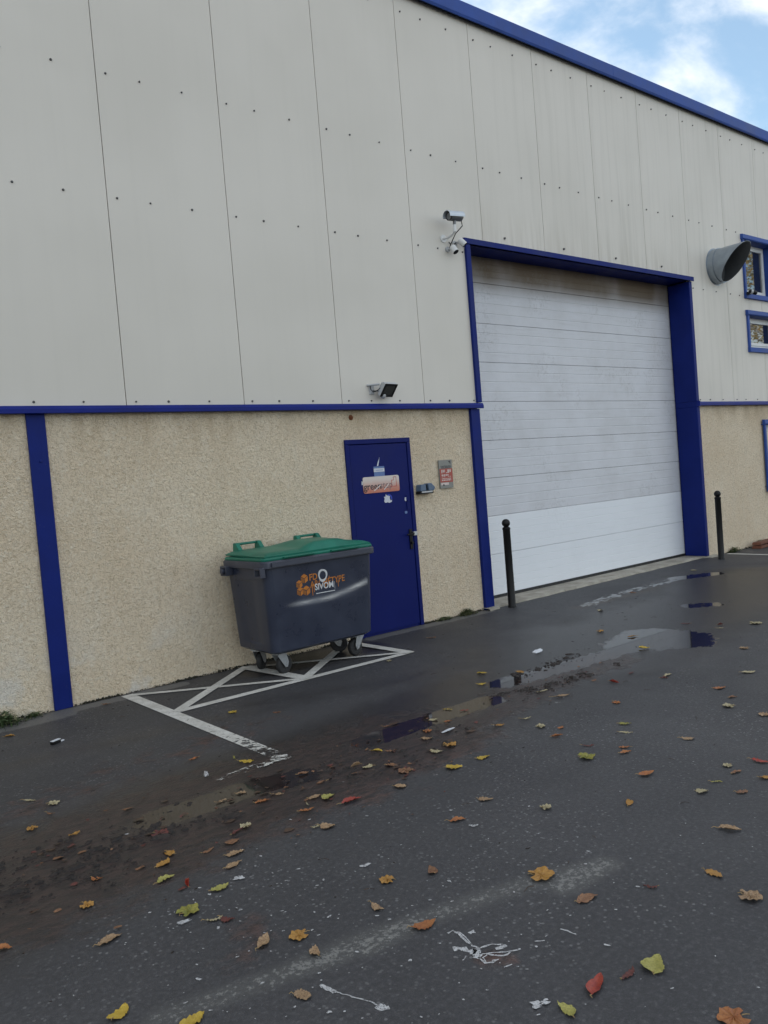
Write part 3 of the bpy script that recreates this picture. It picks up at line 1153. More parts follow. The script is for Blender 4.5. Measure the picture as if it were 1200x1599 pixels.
# rusty bolt stub
mb = MB()
mb.cyl((0, .02, 0), (0, -.03, 0), .014, .010, 10)
mb.lathe([(.03, -.001), (.026, -.006), (.012, -.008)], 12, axis=(0, 1, 0))
tag(mb.build('rusty_bolt', plain('rust', (.16, .05, .015), .85, 0, .4, 60), loc=(5.015, .01, 2.325)), 'rusty bolt stub in the render under the blue rail above the door', 'bolt')

# key box beside the door
kb = thing('wall_reader', 'blue grey hooded access reader on the render right of the blue door', 'access reader', (5.83, .012, 1.465))
mb = MB()
mb.prism([(.0, .02), (.01, .095), (.08, .095), (.085, .02)], 'y', -.09, 0)
mb.prism([(.125, .02), (.12, .10), (.17, .105), (.225, .055), (.205, .02)], 'y', -.085, 0)
mb.build('hood', M_BLUEGREY, kb, bevel=.008)
mb = MB()
mb.box(.0845, .1255, -.06, 0, .022, .092)
mb.box(-.002, .20, -.075, 0, -.012, .0195)
mb.build('keypad', M_BLACK, kb, bevel=.004)
mb = MB()
mb.box(.02, .18, -.085, -.0755, .0, .018)
mb.build('lower_lip', M_GREYPL, kb, bevel=.003)

# sign plates ------------------------------------------------------


def rounded(x0, x1, z0, z1, r, n=5):
    pts = []
    for cx, cz, a0 in ((x1 - r, z1 - r, 0), (x0 + r, z1 - r, 90), (x0 + r, z0 + r, 180), (x1 - r, z0 + r, 270)):
        for k in range(n + 1):
            a = R(a0 + 90 * k / n)
            pts.append((cx + r * math.cos(a), cz + r * math.sin(a)))
    return pts


t = NT('faded_salmon_print')
sx = t.n('ShaderNodeSeparateXYZ')
t.link(t.co, sx.inputs[0])
fz = t.ramp(t.math('ADD', sx.outputs[2], t.math('MULTIPLY', t.math('SUBTRACT', t.noise(9, 3), .5), .05)), -.08, .075)
c = t.mix(fz, (.50, .17, .11), (.62, .55, .50))
c = t.mix(t.ramp(t.noise(40, 3), .6, .75, 0, .3), c, (.62, .58, .55))
M_SALMON = t.out(c, .4)
M_SIGNTXT = plain('dark_print', (.035, .03, .035), .5)
M_SIGNTXT2 = plain('faded_grey_print', (.20, .14, .14), .5)
M_REDLINE = plain('red_print', (.45, .045, .03), .5)
M_SCRATCH = plain('scratched_white', (.68, .62, .58), .6)

sg = thing('door_sign', 'salmon and white company plate with rounded corners on the blue door', 'sign', (5.34, -.001, 1.602))
mb = MB()
mb.prism(rounded(-.247, .247, -.087, .087, .022), 'y', -.006, 0)
mb.build('plate', M_SALMON, sg, fixn=True)
mb = MB()
add_text(mb, 'green', .105, lambda x, y: (x - .125, -.0075, y - .018), .0012, 1.0)
mb.build('lettering', M_SIGNTXT, sg, fixn=False)
mb = MB()
add_text(mb, 'step', .105, lambda x, y: (x + .063, -.0075, y - .012), .0004, 1.0)
mb.build('lettering', M_SIGNTXT2, sg, fixn=False)
mb = MB()


def line2(mb, pts, w_, y, mi=0):
    for (a, b), (c_, d) in zip(pts[:-1], pts[1:]):
        v = Vector((c_ - a, d - b))
        if v.length < 1e-6:
            continue
        s = Vector((-v.y, v.x)).normalized() * w_ / 2
        e = v.normalized() * w_ / 2
        mb.poly([(a - e.x + s.x, y, b - e.y + s.y), (a - e.x - s.x, y, b - e.y - s.y), (c_ + e.x - s.x, y, d + e.y - s.y), (c_ + e.x + s.x, y, d + e.y + s.y)], mi)


line2(mb, [(.135, -.02), (.135, .005)], .006, -.0074)
line2(mb, [(.140, .010), (.140, .035)], .006, -.0076)
line2(mb, [(.146, .035), (.168, .035), (.168, .068), (.205, .068), (.205, -.033), (.16, -.033)], .006, -.0072)
line2(mb, [(.145, -.033), (.12, -.033)], .006, -.0078)
mb.build('emblem', M_REDLINE, sg, fixn=False)
for pts in ([(-.105, -.062), (-.02, -.01)], [(.03, -.058), (.095, -.005)]):
    mb = MB()
    line2(mb, pts, .010, -.0088)
    mb.build('scratch', M_SCRATCH, sg, fixn=False)

# sticker above the sign
M_STBLUE = plain('faded_blue_print', (.10, .17, .36), .5, 0, .15, 30)
M_STWHITE = plain('sticker_white', (.55, .57, .62), .5, 0, .1, 30)
sk = thing('sticker', 'small blue and white rectangular sticker above the company plate', 'sticker', (5.325, -.001, 1.742))
mb = MB()
mb.box(-.072, .072, -.003, 0, -.052, -.006)
mb.box(-.074, .072, -.003, 0, .033, .053)
mb.build('blue_band', M_STBLUE, sk)
mb = MB()
mb.box(-.073, .072, -.003, 0, -.0055, .0325)
mb.build('white_band', M_STWHITE, sk)
mb = MB()
for k in range(9):
    mb.poly([(-.046 + k * .011, -.0042, .009), (-.039 + k * .011, -.0042, .009), (-.039 + k * .011, -.0042, .016), (-.046 + k * .011, -.0042, .016)])
mb.build('print_line', M_STBLUE, sk, fixn=False)


def torn(name, mat, pts, loc, label):
    mb = MB()
    mb.prism(pts, 'y', -.002, 0)
    return tag(mb.build(name, mat, loc=loc), label, 'sticker')


torn('torn_sticker', M_STWHITE, [(-.012, 0), (.008, .002), (.012, .025), (.02, .04), (.024, .062), (.034, .095), (.022, .07), (.008, .05), (-.002, .028)], (5.312, -.001, 1.800),
     'thin torn white flame shaped sticker remnant topmost on the blue door')
ts = thing('torn_sticker', 'ragged white torn sticker with a blue edge just below the company plate', 'sticker', (5.42, -.001, 1.445))
mb = MB()
mb.prism([(-.06, -.03), (-.045, -.048), (-.01, -.044), (.01, -.052), (.045, -.042), (.05, -.02), (.03, -.03), (.02, -.005), (.025, .025), (.012, .018), (.0, .036), (-.012, .026), (-.03, .044), (-.036, .02), (-.058, .018), (-.05, -.002)], 'y', -.002, 0)
mb.build('paper', M_STWHITE, ts)
mb = MB()
ring = [(.005 + .048 * math.cos(R(a)), .0 + .042 * math.sin(R(a))) for a in range(110, -40, -15)]
ring += [(.005 + .032 * math.cos(R(a)), .0 + .028 * math.sin(R(a))) for a in range(-25, 111, 15)]
mb.prism(ring, 'y', -.0035, -.0022)
mb.build('blue_edge', plain('bright_blue_print', (.02, .05, .42), .5), ts)
torn('small_sticker', M_STWHITE, rounded(-.022, .022, -.02, .02, .01), (5.672, -.001, 1.415), 'small pale rounded sticker above the lock cover on the blue door')
torn('small_sticker', M_STBLUE, rounded(-.018, .018, -.014, .014, .008), (5.655, -.001, 1.27), 'faint bluish sticker below the pale one near the door lock')
torn('paint_drip', M_STWHITE, [(-.006, -.02), (.006, -.02), (.009, .0), (.006, .02), (-.005, .018)], (5.083, -.001, 1.63), 'tiny white drip touching the left end of the company plate')

# alarm warning sign
M_AGREY = plain('alarm_grey', (.22, .22, .20), .45, 0, .15, 20)
M_ARED = plain('alarm_red', (.36, .07, .05), .5, 0, .2, 20)
M_AWHITE = plain('alarm_white', (.60, .52, .48), .5)
al = thing('alarm_sign', 'grey and red alarm warning sign on the render beside the big door post', 'sign', (6.292, -.006, 1.655))
mb = MB()
mb.box(-.102, .102, -.004, .012, -.162, .162)
mb.build('plate', M_AGREY, al)
mb = MB()
mb.box(-.098, .098, -.0065, -.0045, -.095, .062)
mb.build('red_panel', M_ARED, al)
mb = MB()
add_text(mb, 'verisure', .048, lambda x, y: (x, -.0052, y + .088), .0006, 1.0)
mb.prism([(.045, .145), (.07, .152), (.08, .135), (.074, .112), (.066, .128), (.056, .134)], 'y', -.0062, -.0042)
line2(mb, [(-.07, .068), (.07, .068)], .005, -.0052)
mb.build('lettering', M_SIGNTXT, al, fixn=False)
mb = MB()
rr = random.Random(4)
for z, h in ((.035, .030), (.015, .010), (-.012, .016), (-.030, .006), (-.052, .008), (-.070, .014)):
    x = -.075
    while x < .07:
        w_ = rr.uniform(.008, .03)
        if rr.random() < .75:
            mb.poly([(x, -.0078, z - h / 2), (min(x + w_, .08), -.0078, z - h / 2), (min(x + w_, .08), -.0078, z + h / 2), (x, -.0078, z + h / 2)])
        x += w_ + .007
mb.box(-.09, .03, -.0066, -.0042, -.125, -.098)
mb.build('print_line', M_AWHITE, al, fixn=False)
mb = MB()
mb.lathe([(0, .0), (.012, .0), (.012, .002), (0, .002)], 12, (-.05, -.0048, -.125), axis=(0, -1, 0))
mb.build('emblem', M_SIGNTXT, al)

# ------------------------------------------------------------------ bollards


def bollard(loc, label):
    b = thing('bollard', label, 'bollard', loc, group='black bollards by the big door')
    mb = MB()
    mb.lathe([(.0, 0), (.050, 0), (.050, .012), (.0455, .02), (.0445, .93), (.048, .935), (.048, .955), (.036, .965), (.026, .972), (0, .972)], 28)
    mb.build('post', M_BLACK, b)
    mb = MB()
    mb.lathe([(.0001, .962)] + [(.050 * math.sin(R(a)), 1.012 - .050 * math.cos(R(a))) for a in range(15, 180, 15)] + [(.0001, 1.062)], 28)
    mb.build('ball_cap', M_BLACK, b)


bollard((7.05, -.17, 0), 'black ball topped bollard standing before the left part of the big white door')
bollard((11.66, -.30, 0), 'black ball topped bollard standing beside the right blue jamb')

# ------------------------------------------------------------------ wheeled bin
BX, BY = 3.95, -.455
wb = thing('wheeled_bin', 'four wheeled dark blue grey bin with green lid against the wall', 'wheeled bin', (BX, BY, 0), R(.8))


def sec(z):
    k = (z - .22) / .78
    return .545 + .042 * k, .322 + .028 * k


def zc_streak(x):
    return .63 + .105 * max(0, min(1, (x - .02) / .52)) ** 1.4


def front_y(x, z):
    hx, hy = sec(z)
    y = -hy
    zc = zc_streak(x)
    amp = .016 * max(0, min(1, (x + .45) / .22))
    y -= amp * (1 / (1 + math.exp(max(-40, min(40, (z - zc) / .011)))) * max(0, min(1, (z - .22) / .38)))
    y -= .004 * math.sin(x * 5 + 1) * math.sin(z * 6)
    return y


mb = MB()
rows = []
zlist = [.215, .225] + [.24 + .0095 * k for k in range(79)] + [.99]
r = .07
for z in zlist:
    hx, hy = sec(z)
    if z < .24:
        hx -= (.24 - z) * 1.4
        hy -= (.24 - z) * 1.4
    ring = []
    nF = 56
    for k in range(nF + 1):            # front
        x = -hx + r + (2 * hx - 2 * r) * k / nF
        ring.append((x, front_y(x, z) if z >= .24 else -hy, z))
    for k in range(1, 8):
        a = R(-90 + 90 * k / 8)
        ring.append((hx - r + r * math.cos(a), -hy + r + r * math.sin(a), z))
    for k in range(11):                # right side
        ring.append((hx, -hy + r + (2 * hy - 2 * r) * k / 10, z))
    for k in range(1, 8):
        a = R(90 * k / 8)
        ring.append((hx - r + r * math.cos(a), hy - r + r * math.sin(a), z))
    for k in range(11):
        ring.append((hx - r - (2 * hx - 2 * r) * k / 10, hy, z))
    for k in range(1, 8):
        a = R(90 + 90 * k / 8)
        ring.append((-hx + r + r * math.cos(a), hy - r + r * math.sin(a), z))
    for k in range(11):                # left side with shallow pressed panel
        y = hy - r - (2 * hy - 2 * r) * k / 10
        ins = .010 if (3 <= k <= 7 and .30 < z < .86) else 0
        ring.append((-hx + ins, y, z))
    for k in range(1, 8):
        a = R(180 + 90 * k / 8)
        ring.append((-hx + r + r * math.cos(a), -hy + r + r * math.sin(a), z))
    ring.append(ring[0])
    rows.append(ring)
mb.grid(rows, smooth=True)
mb.poly(rows[0][:-1][::-1])
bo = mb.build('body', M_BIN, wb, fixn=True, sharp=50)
streak_vals = []  # pale streak along the front crease, fading out at the left
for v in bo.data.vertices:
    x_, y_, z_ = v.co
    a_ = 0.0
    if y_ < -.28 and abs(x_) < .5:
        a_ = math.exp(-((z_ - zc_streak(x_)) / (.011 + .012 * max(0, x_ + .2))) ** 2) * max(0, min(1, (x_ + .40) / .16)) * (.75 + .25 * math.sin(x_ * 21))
    streak_vals.append(max(0, a_))
bo.data.attributes.new('pale_streak', 'FLOAT', 'POINT').data.foreach_set('value', streak_vals)

# rim: rolled collar with front lip
mb = MB()


def rrect(hx, hy, r, z, n=7):
    return [(p[0], p[1], z) for p in rounded(-hx, hx, -hy, hy, r, n)]


prof = [(.575, .345, .985), (.603, .372, .970), (.612, .380, .975), (.613, .381, 1.025), (.606, .374, 1.035), (.575, .345, 1.035)]
rows = []
for hx, hy, z in prof:
    ring = rrect(hx, hy, .07, z)
    rows.append(ring + [ring[0]])
mb.grid(rows, smooth=True)
mb.box(-.54, .54, -.402, -.379, .985, 1.022)
mb.build('rim', M_BINRIM, wb, bevel=0, sharp=40)
# lifting lugs
for sx_ in (-1, 1):
    for yy in (-.30, .27):
        if sx_ > 0 and yy < 0:
            continue
        mb = MB()
        a, b = sorted((sx_ * .585, sx_ * (.655 if yy > 0 else .635)))
        mb.box(a, b, yy - .055, yy - .04, .90, .985)
        mb.box(a, b, yy + .04, yy + .055, .90, .985)
        mb.box(a, b, yy - .0395, yy + .0395, .90, .915)
        mb.box(a, b, yy - .0395, yy + .0395, .968, .985)
        if yy > 0:
            mb.cyl((sx_ * .60, yy, .942), (sx_ * .675, yy, .942), .026, n=14)
        mb.build('lifting_lug', M_BINRIM, wb, bevel=.004)

# lid: base sheet and raised dome
mb = MB()
rows = []
for hx, hy, z in ((.57, .34, 1.037), (.598, .366, 1.037), (.600, .368, 1.050), (.592, .36, 1.062), (.50, .28, 1.068), (.0, .0, 1.07)):
    if hx:
        ring = rrect(hx, hy, .06, z)
    else:
        ring = [(0, 0, z)] * len(ring)
    rows.append(ring + [ring[0]])
mb.grid(rows, smooth=True)


def ss(a, b, x):
    t_ = max(0, min(1, (x - a) / (b - a)))
    return t_ * t_ * (3 - 2 * t_)


def dome(x, y):
    e = min((.575 - abs(x)) / .10, (.345 - abs(y)) / .10, 1)
    e = max(0, e)
    e = 1 - (1 - e) ** 2
    bx = ss(-.20, .02, x) * (1 - ss(.22, .46, x))
    by = ss(-.40, -.26, y) * (1 - .4 * ss(.15, .34, y))
    return 1.074 + .030 * e + (.046 - .03 * ss(.05, .33, y)) * bx * by * (.35 + .65 * e) + .012 * ss(-.3, .3, y)


NX, NY = 64, 36
rows = [[(-.575 + 1.15 * i / NX, -.345 + .69 * j / NY, dome(-.575 + 1.15 * i / NX, -.345 + .69 * j / NY)) for i in range(NX + 1)] for j in range(NY + 1)]
mb.grid(rows, smooth=True)
# skirt of the dome
bord = rows[0] + [rw[-1] for rw in rows[1:]] + rows[-1][::-1][1:] + [rw[0] for rw in rows[::-1][1:]]
low = [(p[0] * .995, p[1] * .995, p[2] - .014) for p in bord]
inn = [(p[0] * .93, p[1] * .90, p[2] - .016) for p in bord]
mb.grid([bord, low, inn], smooth=True)
lid = mb.build('lid', M_LID, wb, fixn=False, sharp=28)
for x0 in (-.47, .19):
    mb = MB()
    for xx in (x0, x0 + .23):
        mb.prism([(.22, 1.095), (.30, 1.178), (.345, 1.178), (.365, 1.06), (.30, 1.06)], 'x', xx - .022, xx + .022)
    mb.tube([(x0 + .02, .325, 1.165), (x0 + .21, .325, 1.165)], .012, 10)
    mb.build('lid_handle', M_LID, lid, bevel=.007)
for x in (-.25, .25):
    mb = MB()
    mb.box(x - .16, x + .16, -.398, -.352, 1.048, 1.060)
    mb.build('front_lip', M_LID, lid, bevel=.004)

# casters
for i, (x, y, sw) in enumerate(((-.40, -.15, 14), (.50, -.12, 192), (-.42, .17, 40), (.42, .17, -30))):
    c_ = Matrix.Translation((x, y, 0)) @ Matrix.Rotation(R(sw), 4, 'Z')
    mb = MB()
    mb.box(-.065, .065, -.05, .05, .20, .214, 0, c_)
    mb.box(-.04, .04, -.04, .04, .185, .20, 0, c_)
    for s in (-1, 1):
        pts = [(-.055, .186), (.055, .186), (.078, .105), (.062, .062), (.034, .066)]
        P0 = [c_ @ Vector((p[0], s * .034, p[1])) for p in pts]
        P1 = [c_ @ Vector((p[0], s * .038, p[1])) for p in pts]
        mb.poly(P0); mb.poly(P1[::-1])
        for k in range(len(pts)):
            k2 = (k + 1) % len(pts)
            mb.poly([P0[k2], P0[k], P1[k], P1[k2]])
    br = mb.build('caster', M_ZINC, wb)
    mb = MB()
    ctr_ = c_ @ Vector((.05, 0, .086))
    axd = (c_.to_3x3() @ Vector((0, 1, 0)))
    mb.lathe([(.0, -.020), (.045, -.020), (.05, -.024), (.078, -.023), (.085, -.013), (.086, 0), (.085, .013), (.078, .023), (.05, .024), (.045, .020), (.0, .020)], 28, ctr_, axis=axd)
    mb.build('wheel', M_TYRE, br, sharp=30)
    mb = MB()
    mb.cyl(ctr_ - axd * .044, ctr_ + axd * .044, .012, n=10)
    mb.build('axle', M_ZINC, br)

# prints on the front, laid on the curved face


def on_front(x, z, off=.0022):
    return (x, front_y(x, z) - off, z)


def front_poly(mb, pts, mi=0, off=.0022):
    mb.poly([on_front(x, z, off) for x, z in pts], mi)


mb = MB()


def hexcube(cx, cz, s):
    v = [(cx + s * math.cos(R(90 + 60 * k)), cz + s * math.sin(R(90 + 60 * k))) for k in range(6)]
    gsh = .93
    faces = ([v[0], v[1], (cx, cz), v[5]], [v[1], v[2], v[3], (cx, cz)], [(cx, cz), v[3], v[4], v[5]])
    for k, f in enumerate(faces):
        mx_, mz_ = sum(p[0] for p in f) / 4, sum(p[1] for p in f) / 4
        front_poly(mb, [(mx_ + (p[0] - mx_) * gsh * .93, mz_ + (p[1] - mz_) * gsh * .93) for p in f], (0, 1, 0)[k])


hexcube(-.195, .838, .046)
hexcube(-.252, .796, .040)
hexcube(-.245, .732, .044)
hexcube(-.180, .730, .049)
mb.build('stencil_emblem', [M_ORANGE, M_ORANGED], wb, fixn=False)
mb = MB()
add_text(mb, 'FD', .080, lambda x, y: on_front(x - .098, y + .838), .0015, .95)
add_text(mb, 'ARCH\u00c9TYPE', .082, lambda x, y: on_front(x + .055, y + .778 + .03 * x, .0022), .0008, .86)
for x, l_ in ((-.115, .10), (-.095, .07), (-.05, .05), (.03, .06), (.17, .06)):
    front_poly(mb, [(x - .004, .775), (x + .004, .775), (x + .003, .775 - l_), (x - .003, .775 - l_)], 0, .0026)
mb.build('stencil_lettering', M_ORANGE, wb, fixn=False)
mb = MB()
nn = 28
for k in range(nn):
    a0, a1 = 2 * math.pi * k / nn, 2 * math.pi * (k + 1) / nn
    w0, w1 = [1 + .06 * math.sin(3 * a + .5) for a in (a0, a1)]
    front_poly(mb, [(.005 + .050 * w0 * math.cos(a0), .842 + .058 * w0 * math.sin(a0)), (.005 + .050 * w1 * math.cos(a1), .842 + .058 * w1 * math.sin(a1)),
                    (.005 + .034 * math.cos(a1), .842 + .038 * math.sin(a1)), (.005 + .034 * math.cos(a0), .842 + .038 * math.sin(a0))], 0, .003)
mb.build('white_ring', M_WLOGO, wb, fixn=False)
mb = MB()
add_text(mb, 'SIVOM', .078, lambda x, y: on_front(x + .015, y + .744, .0034), .0018, .92)
for k in range(10):
    x0 = -.08 + .021 * k
    front_poly(mb, [(x0, .684), (x0 + .021, .684), (x0 + .021, .691), (x0, .691)], 0, .003)
front_poly(mb, [(.128, .70), (.131, .70), (.131, .77), (.128, .77)], 0, .003)
mb.build('white_lettering', M_WLOGO, wb, fixn=False)

# ------------------------------------------------------------------ weeds, moss, mud


def blade(mb, p, h, lean, az, w_, mi):
    p = Vector(p)
    d = Vector((math.cos(az), math.sin(az), 0))
    s = Vector((-d.y, d.x, 0)) * w_
    rows = []
    for k in range(4):
        q = k / 3
        c_ = p + d * (lean * q * q) + Vector((0, 0, h * q * (1 - .25 * q)))
        ww = (1 - q ** 1.6) + .05
        rows.append([c_ - s * ww, c_ + s * ww])
    mb.grid(rows, mi)


def weed(name, loc, L, n, h, label, dry=.25, spread=.10, seed=1, broad=.3):
    rr = random.Random(seed)
    mb = MB()
    for k in range(n):
        x = rr.gauss(0, L * .38)
        y = -abs(rr.gauss(0, spread * .5))
        k_h = math.exp(-(x / (L * .6)) ** 2)
        if rr.random() < broad:      # broad little leaf
            hz = rr.uniform(.01, h * .6) * k_h
            az = rr.uniform(0, 6.28)
            blade(mb, (x, y, hz), rr.uniform(.005, .02), rr.uniform(.03, .06), az, rr.uniform(.006, .012), 0 if rr.random() > dry else 1)
        else:
            blade(mb, (x, y, 0), h * rr.uniform(.35, 1) * k_h, rr.uniform(.01, .08), rr.uniform(math.pi, 2 * math.pi), rr.uniform(.0015, .004), 0 if rr.random() > dry else 1)
    return tag(mb.build(name, [M_GRASS, M_GRASS2], loc=loc, fixn=False), label, 'weed', 'weeds along the wall foot')


weed('weed_tuft', (1.40, .0, 0), .16, 420, .15, 'bushy dark green weed tuft at the wall foot left of the blue post', .15, .16, 1, .5)
weed('weed_tuft', (1.62, .0, 0), .10, 110, .06, 'sparse low green weeds trailing beside the left blue post', .3, .08, 2)
weed('weed_tuft', (6.43, .0, 0), .16, 460, .12, 'grey green grass tuft between the blue door and the concrete threshold', .45, .08, 3, .15)
weed('weed_tuft', (6.08, .0, 0), .16, 240, .05, 'low mossy weed patch at the foot of the render right of the blue door', .5, .06, 4, .5)
weed('weed_tuft', (12.55, .0, 0), .22, 260, .13, 'green weeds at the wall foot just right of the far bollard', .2, .10, 5, .6)
weed('weed_tuft', (13.45, .0, 0), .22, 260, .16, 'green weeds at the wall foot near the brown board', .2, .10, 6, .6)

mb = MB()
rr = random.Random(9)
for k in range(1500):
    x = rr.uniform(-.5, 6.7) if rr.random() < .8 else rr.uniform(11.9, 15)
    if 1.78 < x < 1.95 or (4.87 < x < 5.80):
        continue
    s = rr.uniform(.004, .011) * (1.5 if mnoise.noise((x * 2.5, 0, 0)) > .05 else .7)
    c_ = Vector((x, .012 - rr.uniform(0, .02), rr.uniform(0, .012)))
    i = len(mb.v)
    pts = [Vector((1, 0, 0)), Vector((-1, 0, 0)), Vector((0, 1, 0)), Vector((0, -1, 0)), Vector((0, 0, .9)), Vector((0, 0, -.5))]
    mb.v += [tuple(c_ + p * s * rr.uniform(.6, 1.4)) for p in pts]
    for f in ((0, 2, 4), (2, 1, 4), (1, 3, 4), (3, 0, 4), (2, 0, 5), (1, 2, 5), (3, 1, 5), (0, 3, 5)):
        mb.f.append([i + q for q in f]); mb.m.append(0); mb.sm.append(False)
o = mb.build('moss_line', M_MOSS, fixn=False)
o['kind'] = 'stuff'
o['label'] = 'dark mossy dirt line along the foot of the rendered wall'

mb = MB()
rr = random.Random(21)


def crumb(x, y, s, flat=.5):
    i = len(mb.v)
    nseg = 7
    el = rr.uniform(1, 2.6)
    rot_ = rr.gauss(.15, .5)
    cs, sn = math.cos(rot_), math.sin(rot_)
    ring0, ring1 = [], []
    for k in range(nseg):
        a = 2 * math.pi * k / nseg
        q = rr.uniform(.65, 1.25)
        u_, v_ = s * el * math.cos(a) * q, s * math.sin(a) * q
        ring0.append((x + cs * u_ - sn * v_, y + sn * u_ + cs * v_, -.004))
        ring1.append((x + .6 * (cs * u_ - sn * v_), y + .6 * (sn * u_ + cs * v_), s * flat * rr.uniform(.3, .9)))
    mb.v += ring0 + ring1 + [(x, y, s * flat * rr.uniform(.7, 1.1))]
    for k in range(nseg):
        k2 = (k + 1) % nseg
        mb.f.append([i + k, i + k2, i + nseg + k2, i + nseg + k])
        mb.f.append([i + nseg + k, i + nseg + k2, i + 2 * nseg])
        mb.m += [0, 0]; mb.sm += [True, True]


band = [((-800, 1620), (-60, 1410), .30, 260), ((-60, 1410), (150, 1335), .30, 420), ((150, 1335), (330, 1275), .26, 260), ((330, 1275), (560, 1195), .26, 110), ((560, 1190), (720, 1130), .22, 90),
        ((775, 1090), (860, 1072), .11, 260), ((860, 1072), (970, 1036), .08, 240), ((800, 1056), (930, 1016), .12, 150), ((910, 1050), (1040, 1000), .06, 30), ((500, 1220), (700, 1160), .3, 60)]
for a, b, sg_, cnt in band:
    A, B = G(*a), G(*b)
    for k in range(cnt):
        q = rr.random()
        x = A[0] + (B[0] - A[0]) * q
        y = A[1] + (B[1] - A[1]) * q + rr.gauss(0, sg_)
        if mnoise.noise((x * 2.2, y * 5, 0)) < -.12:
            continue
        crumb(x, y, min(.034, rr.lognormvariate(-4.7, .6)) * math.exp(-(abs(y - A[1] - (B[1] - A[1]) * q) / (sg_ * 1.1)) ** 2), rr.uniform(.35, .8))
for k in range(260):
    x, y = rr.uniform(.5, 11), rr.uniform(-4.5, -.2)
    crumb(x, y, rr.uniform(.003, .008), .5)
o = mb.build('mud_crumbs', M_MUD, fixn=True)
o['kind'] = 'stuff'
o['label'] = 'dark wet mud and rotted leaf crumbs in a band across the asphalt'

# paint flecks
mb = MB()


def flat_blob(mb, x, y, s, el, rot_, z=.0025, n=8, jag=.35):
    cs, sn = math.cos(rot_), math.sin(rot_)
    top = []
    for k in range(n):
        a = 2 * math.pi * k / n
        q = rr.uniform(1 - jag, 1 + jag)
        u_, v_ = s * el * math.cos(a) * q, s * math.sin(a) * q
        top.append((x + cs * u_ - sn * v_, y + sn * u_ + cs * v_, z))
    mb.poly(top)


for (px, py, spread, cnt, smax) in ((330, 1430, .30, 60, .010), (430, 1400, .28, 50, .011), (560, 1560, .40, 90, .009), (480, 1340, .35, 30, .009), (800, 1560, .5, 80, .007),
                                   (620, 1420, .4, 40, .007), (950, 1250, .8, 50, .007), (1050, 1450, .6, 50, .006), (250, 1560, .5, 50, .009), (700, 1290, .5, 40, .007), (860, 1110, .4, 25, .008)):
    A = G(px, py)
    for k in range(int(cnt * .75)):
        flat_blob(mb, A[0] + rr.gauss(0, spread), A[1] + rr.gauss(0, spread * .7), min(smax * .75, rr.lognormvariate(-6.15, .5)), rr.uniform(1, 2.4), rr.gauss(-.5, .6), z=.0018 + .00001 * len(mb.f))
o = mb.build('paint_flecks', M_SPLASH, fixn=False)
o['kind'] = 'stuff'
o['label'] = 'tiny white paint flecks sprinkled over the asphalt'
for px, py, s, el, lab in ((571, 1352, .022, 1.3, 'small ragged white paint blot on asphalt above the ochre lobed leaf'),
                           (372, 1373, .020, 1.4, 'white paint blot just right of a pale speckled leaf, near a tan one'),
                           (286, 1441, .016, 3.2, 'long white paint smear below the green yellow leaf at lower left'),
                           (847, 1567, .020, 1.8, 'white paint blot left of the lime speckled leaf at the bottom'),
                           (743, 1291, .018, 1.2, 'faint white paint blot right of an orange brown leaf mid yard')):
    mb = MB()
    for k in range(7):
        flat_blob(mb, rr.gauss(0, s * .5), rr.gauss(0, s * .35), s * rr.uniform(.15, .5), el, -.4, z=.0025 + .0003 * k, jag=.5)
    x, y = G(px, py)
    tag(mb.build('paint_blot', M_SPLASH, loc=(x, y, .001), fixn=False), lab, 'paint blot', 'white paint blots on the asphalt')


def splash(name, strokes, label):
    pts0 = G(*strokes[0][0][0])
    mb = MB()
    for pts, w_ in strokes:
        P = [Vector(G(*p)) - Vector(pts0) for p in pts]
        # resample with wobble
        Q = []
        for a, b in zip(P[:-1], P[1:]):
            m_ = max(2, int((b - a).length / .012))
            for k in range(m_):
                Q.append(a.lerp(b, k / m_) + Vector((rr.gauss(0, .0016), rr.gauss(0, .0016))))
        Q.append(P[-1])
        rows = []
        for k, q in enumerate(Q):
            d = (Q[min(k + 1, len(Q) - 1)] - Q[max(0, k - 1)])
            d = d.normalized() if d.length else Vector((1, 0))
            s = Vector((-d.y, d.x)) * w_ * rr.uniform(.35, 1.15)
            rows.append([(q.x - s.x, q.y - s.y, .0006), (q.x + s.x, q.y + s.y, .0006)])
        mb.grid(rows, smooth=False)
    return tag(mb.build(name, M_SPLASH, loc=(pts0[0], pts0[1], .001), fixn=False), label, 'paint splash')


def z6(x, y):
    return (640 + x / 4.615, 1400 + y / 4.613)


splash('paint_splash', [
    ([z6(280, 268), z6(310, 248), z6(350, 270), z6(400, 320), z6(450, 350)], .0045),
    ([z6(310, 248), z6(370, 262), z6(410, 310), z6(450, 355)], .0035),
    ([z6(310, 385), z6(360, 378), z6(420, 392), z6(480, 405)], .014),
    ([z6(445, 355), z6(500, 375), z6(600, 350), z6(660, 350)], .005),
    ([z6(480, 380), z6(490, 430), z6(480, 450)], .016),
    ([z6(500, 440), z6(545, 485), z6(600, 478), z6(645, 455)], .0045),
    ([z6(545, 475), z6(530, 445), z6(560, 420), z6(640, 430), z6(700, 425), z6(725, 405)], .0045),
    ([z6(620, 385), z6(700, 355)], .008),
    ([z6(500, 420), z6(600, 410), z6(720, 400), z6(800, 380)], .0035),
    ([z6(430, 270), z6(470, 255)], .012),
    ([z6(680, 515), z6(740, 492)], .004),
    ([z6(385, 465), z6(405, 438)], .004),
    ([z6(1090, 235), z6(1200, 275)], .004),
    ([z6(910, 328), z6(975, 320)], .003),
], 'large tangled white paint splash on the asphalt in the foreground')


def z7(x, y):
    return (240 + x / 3.0, 1400 + y / 3.0)


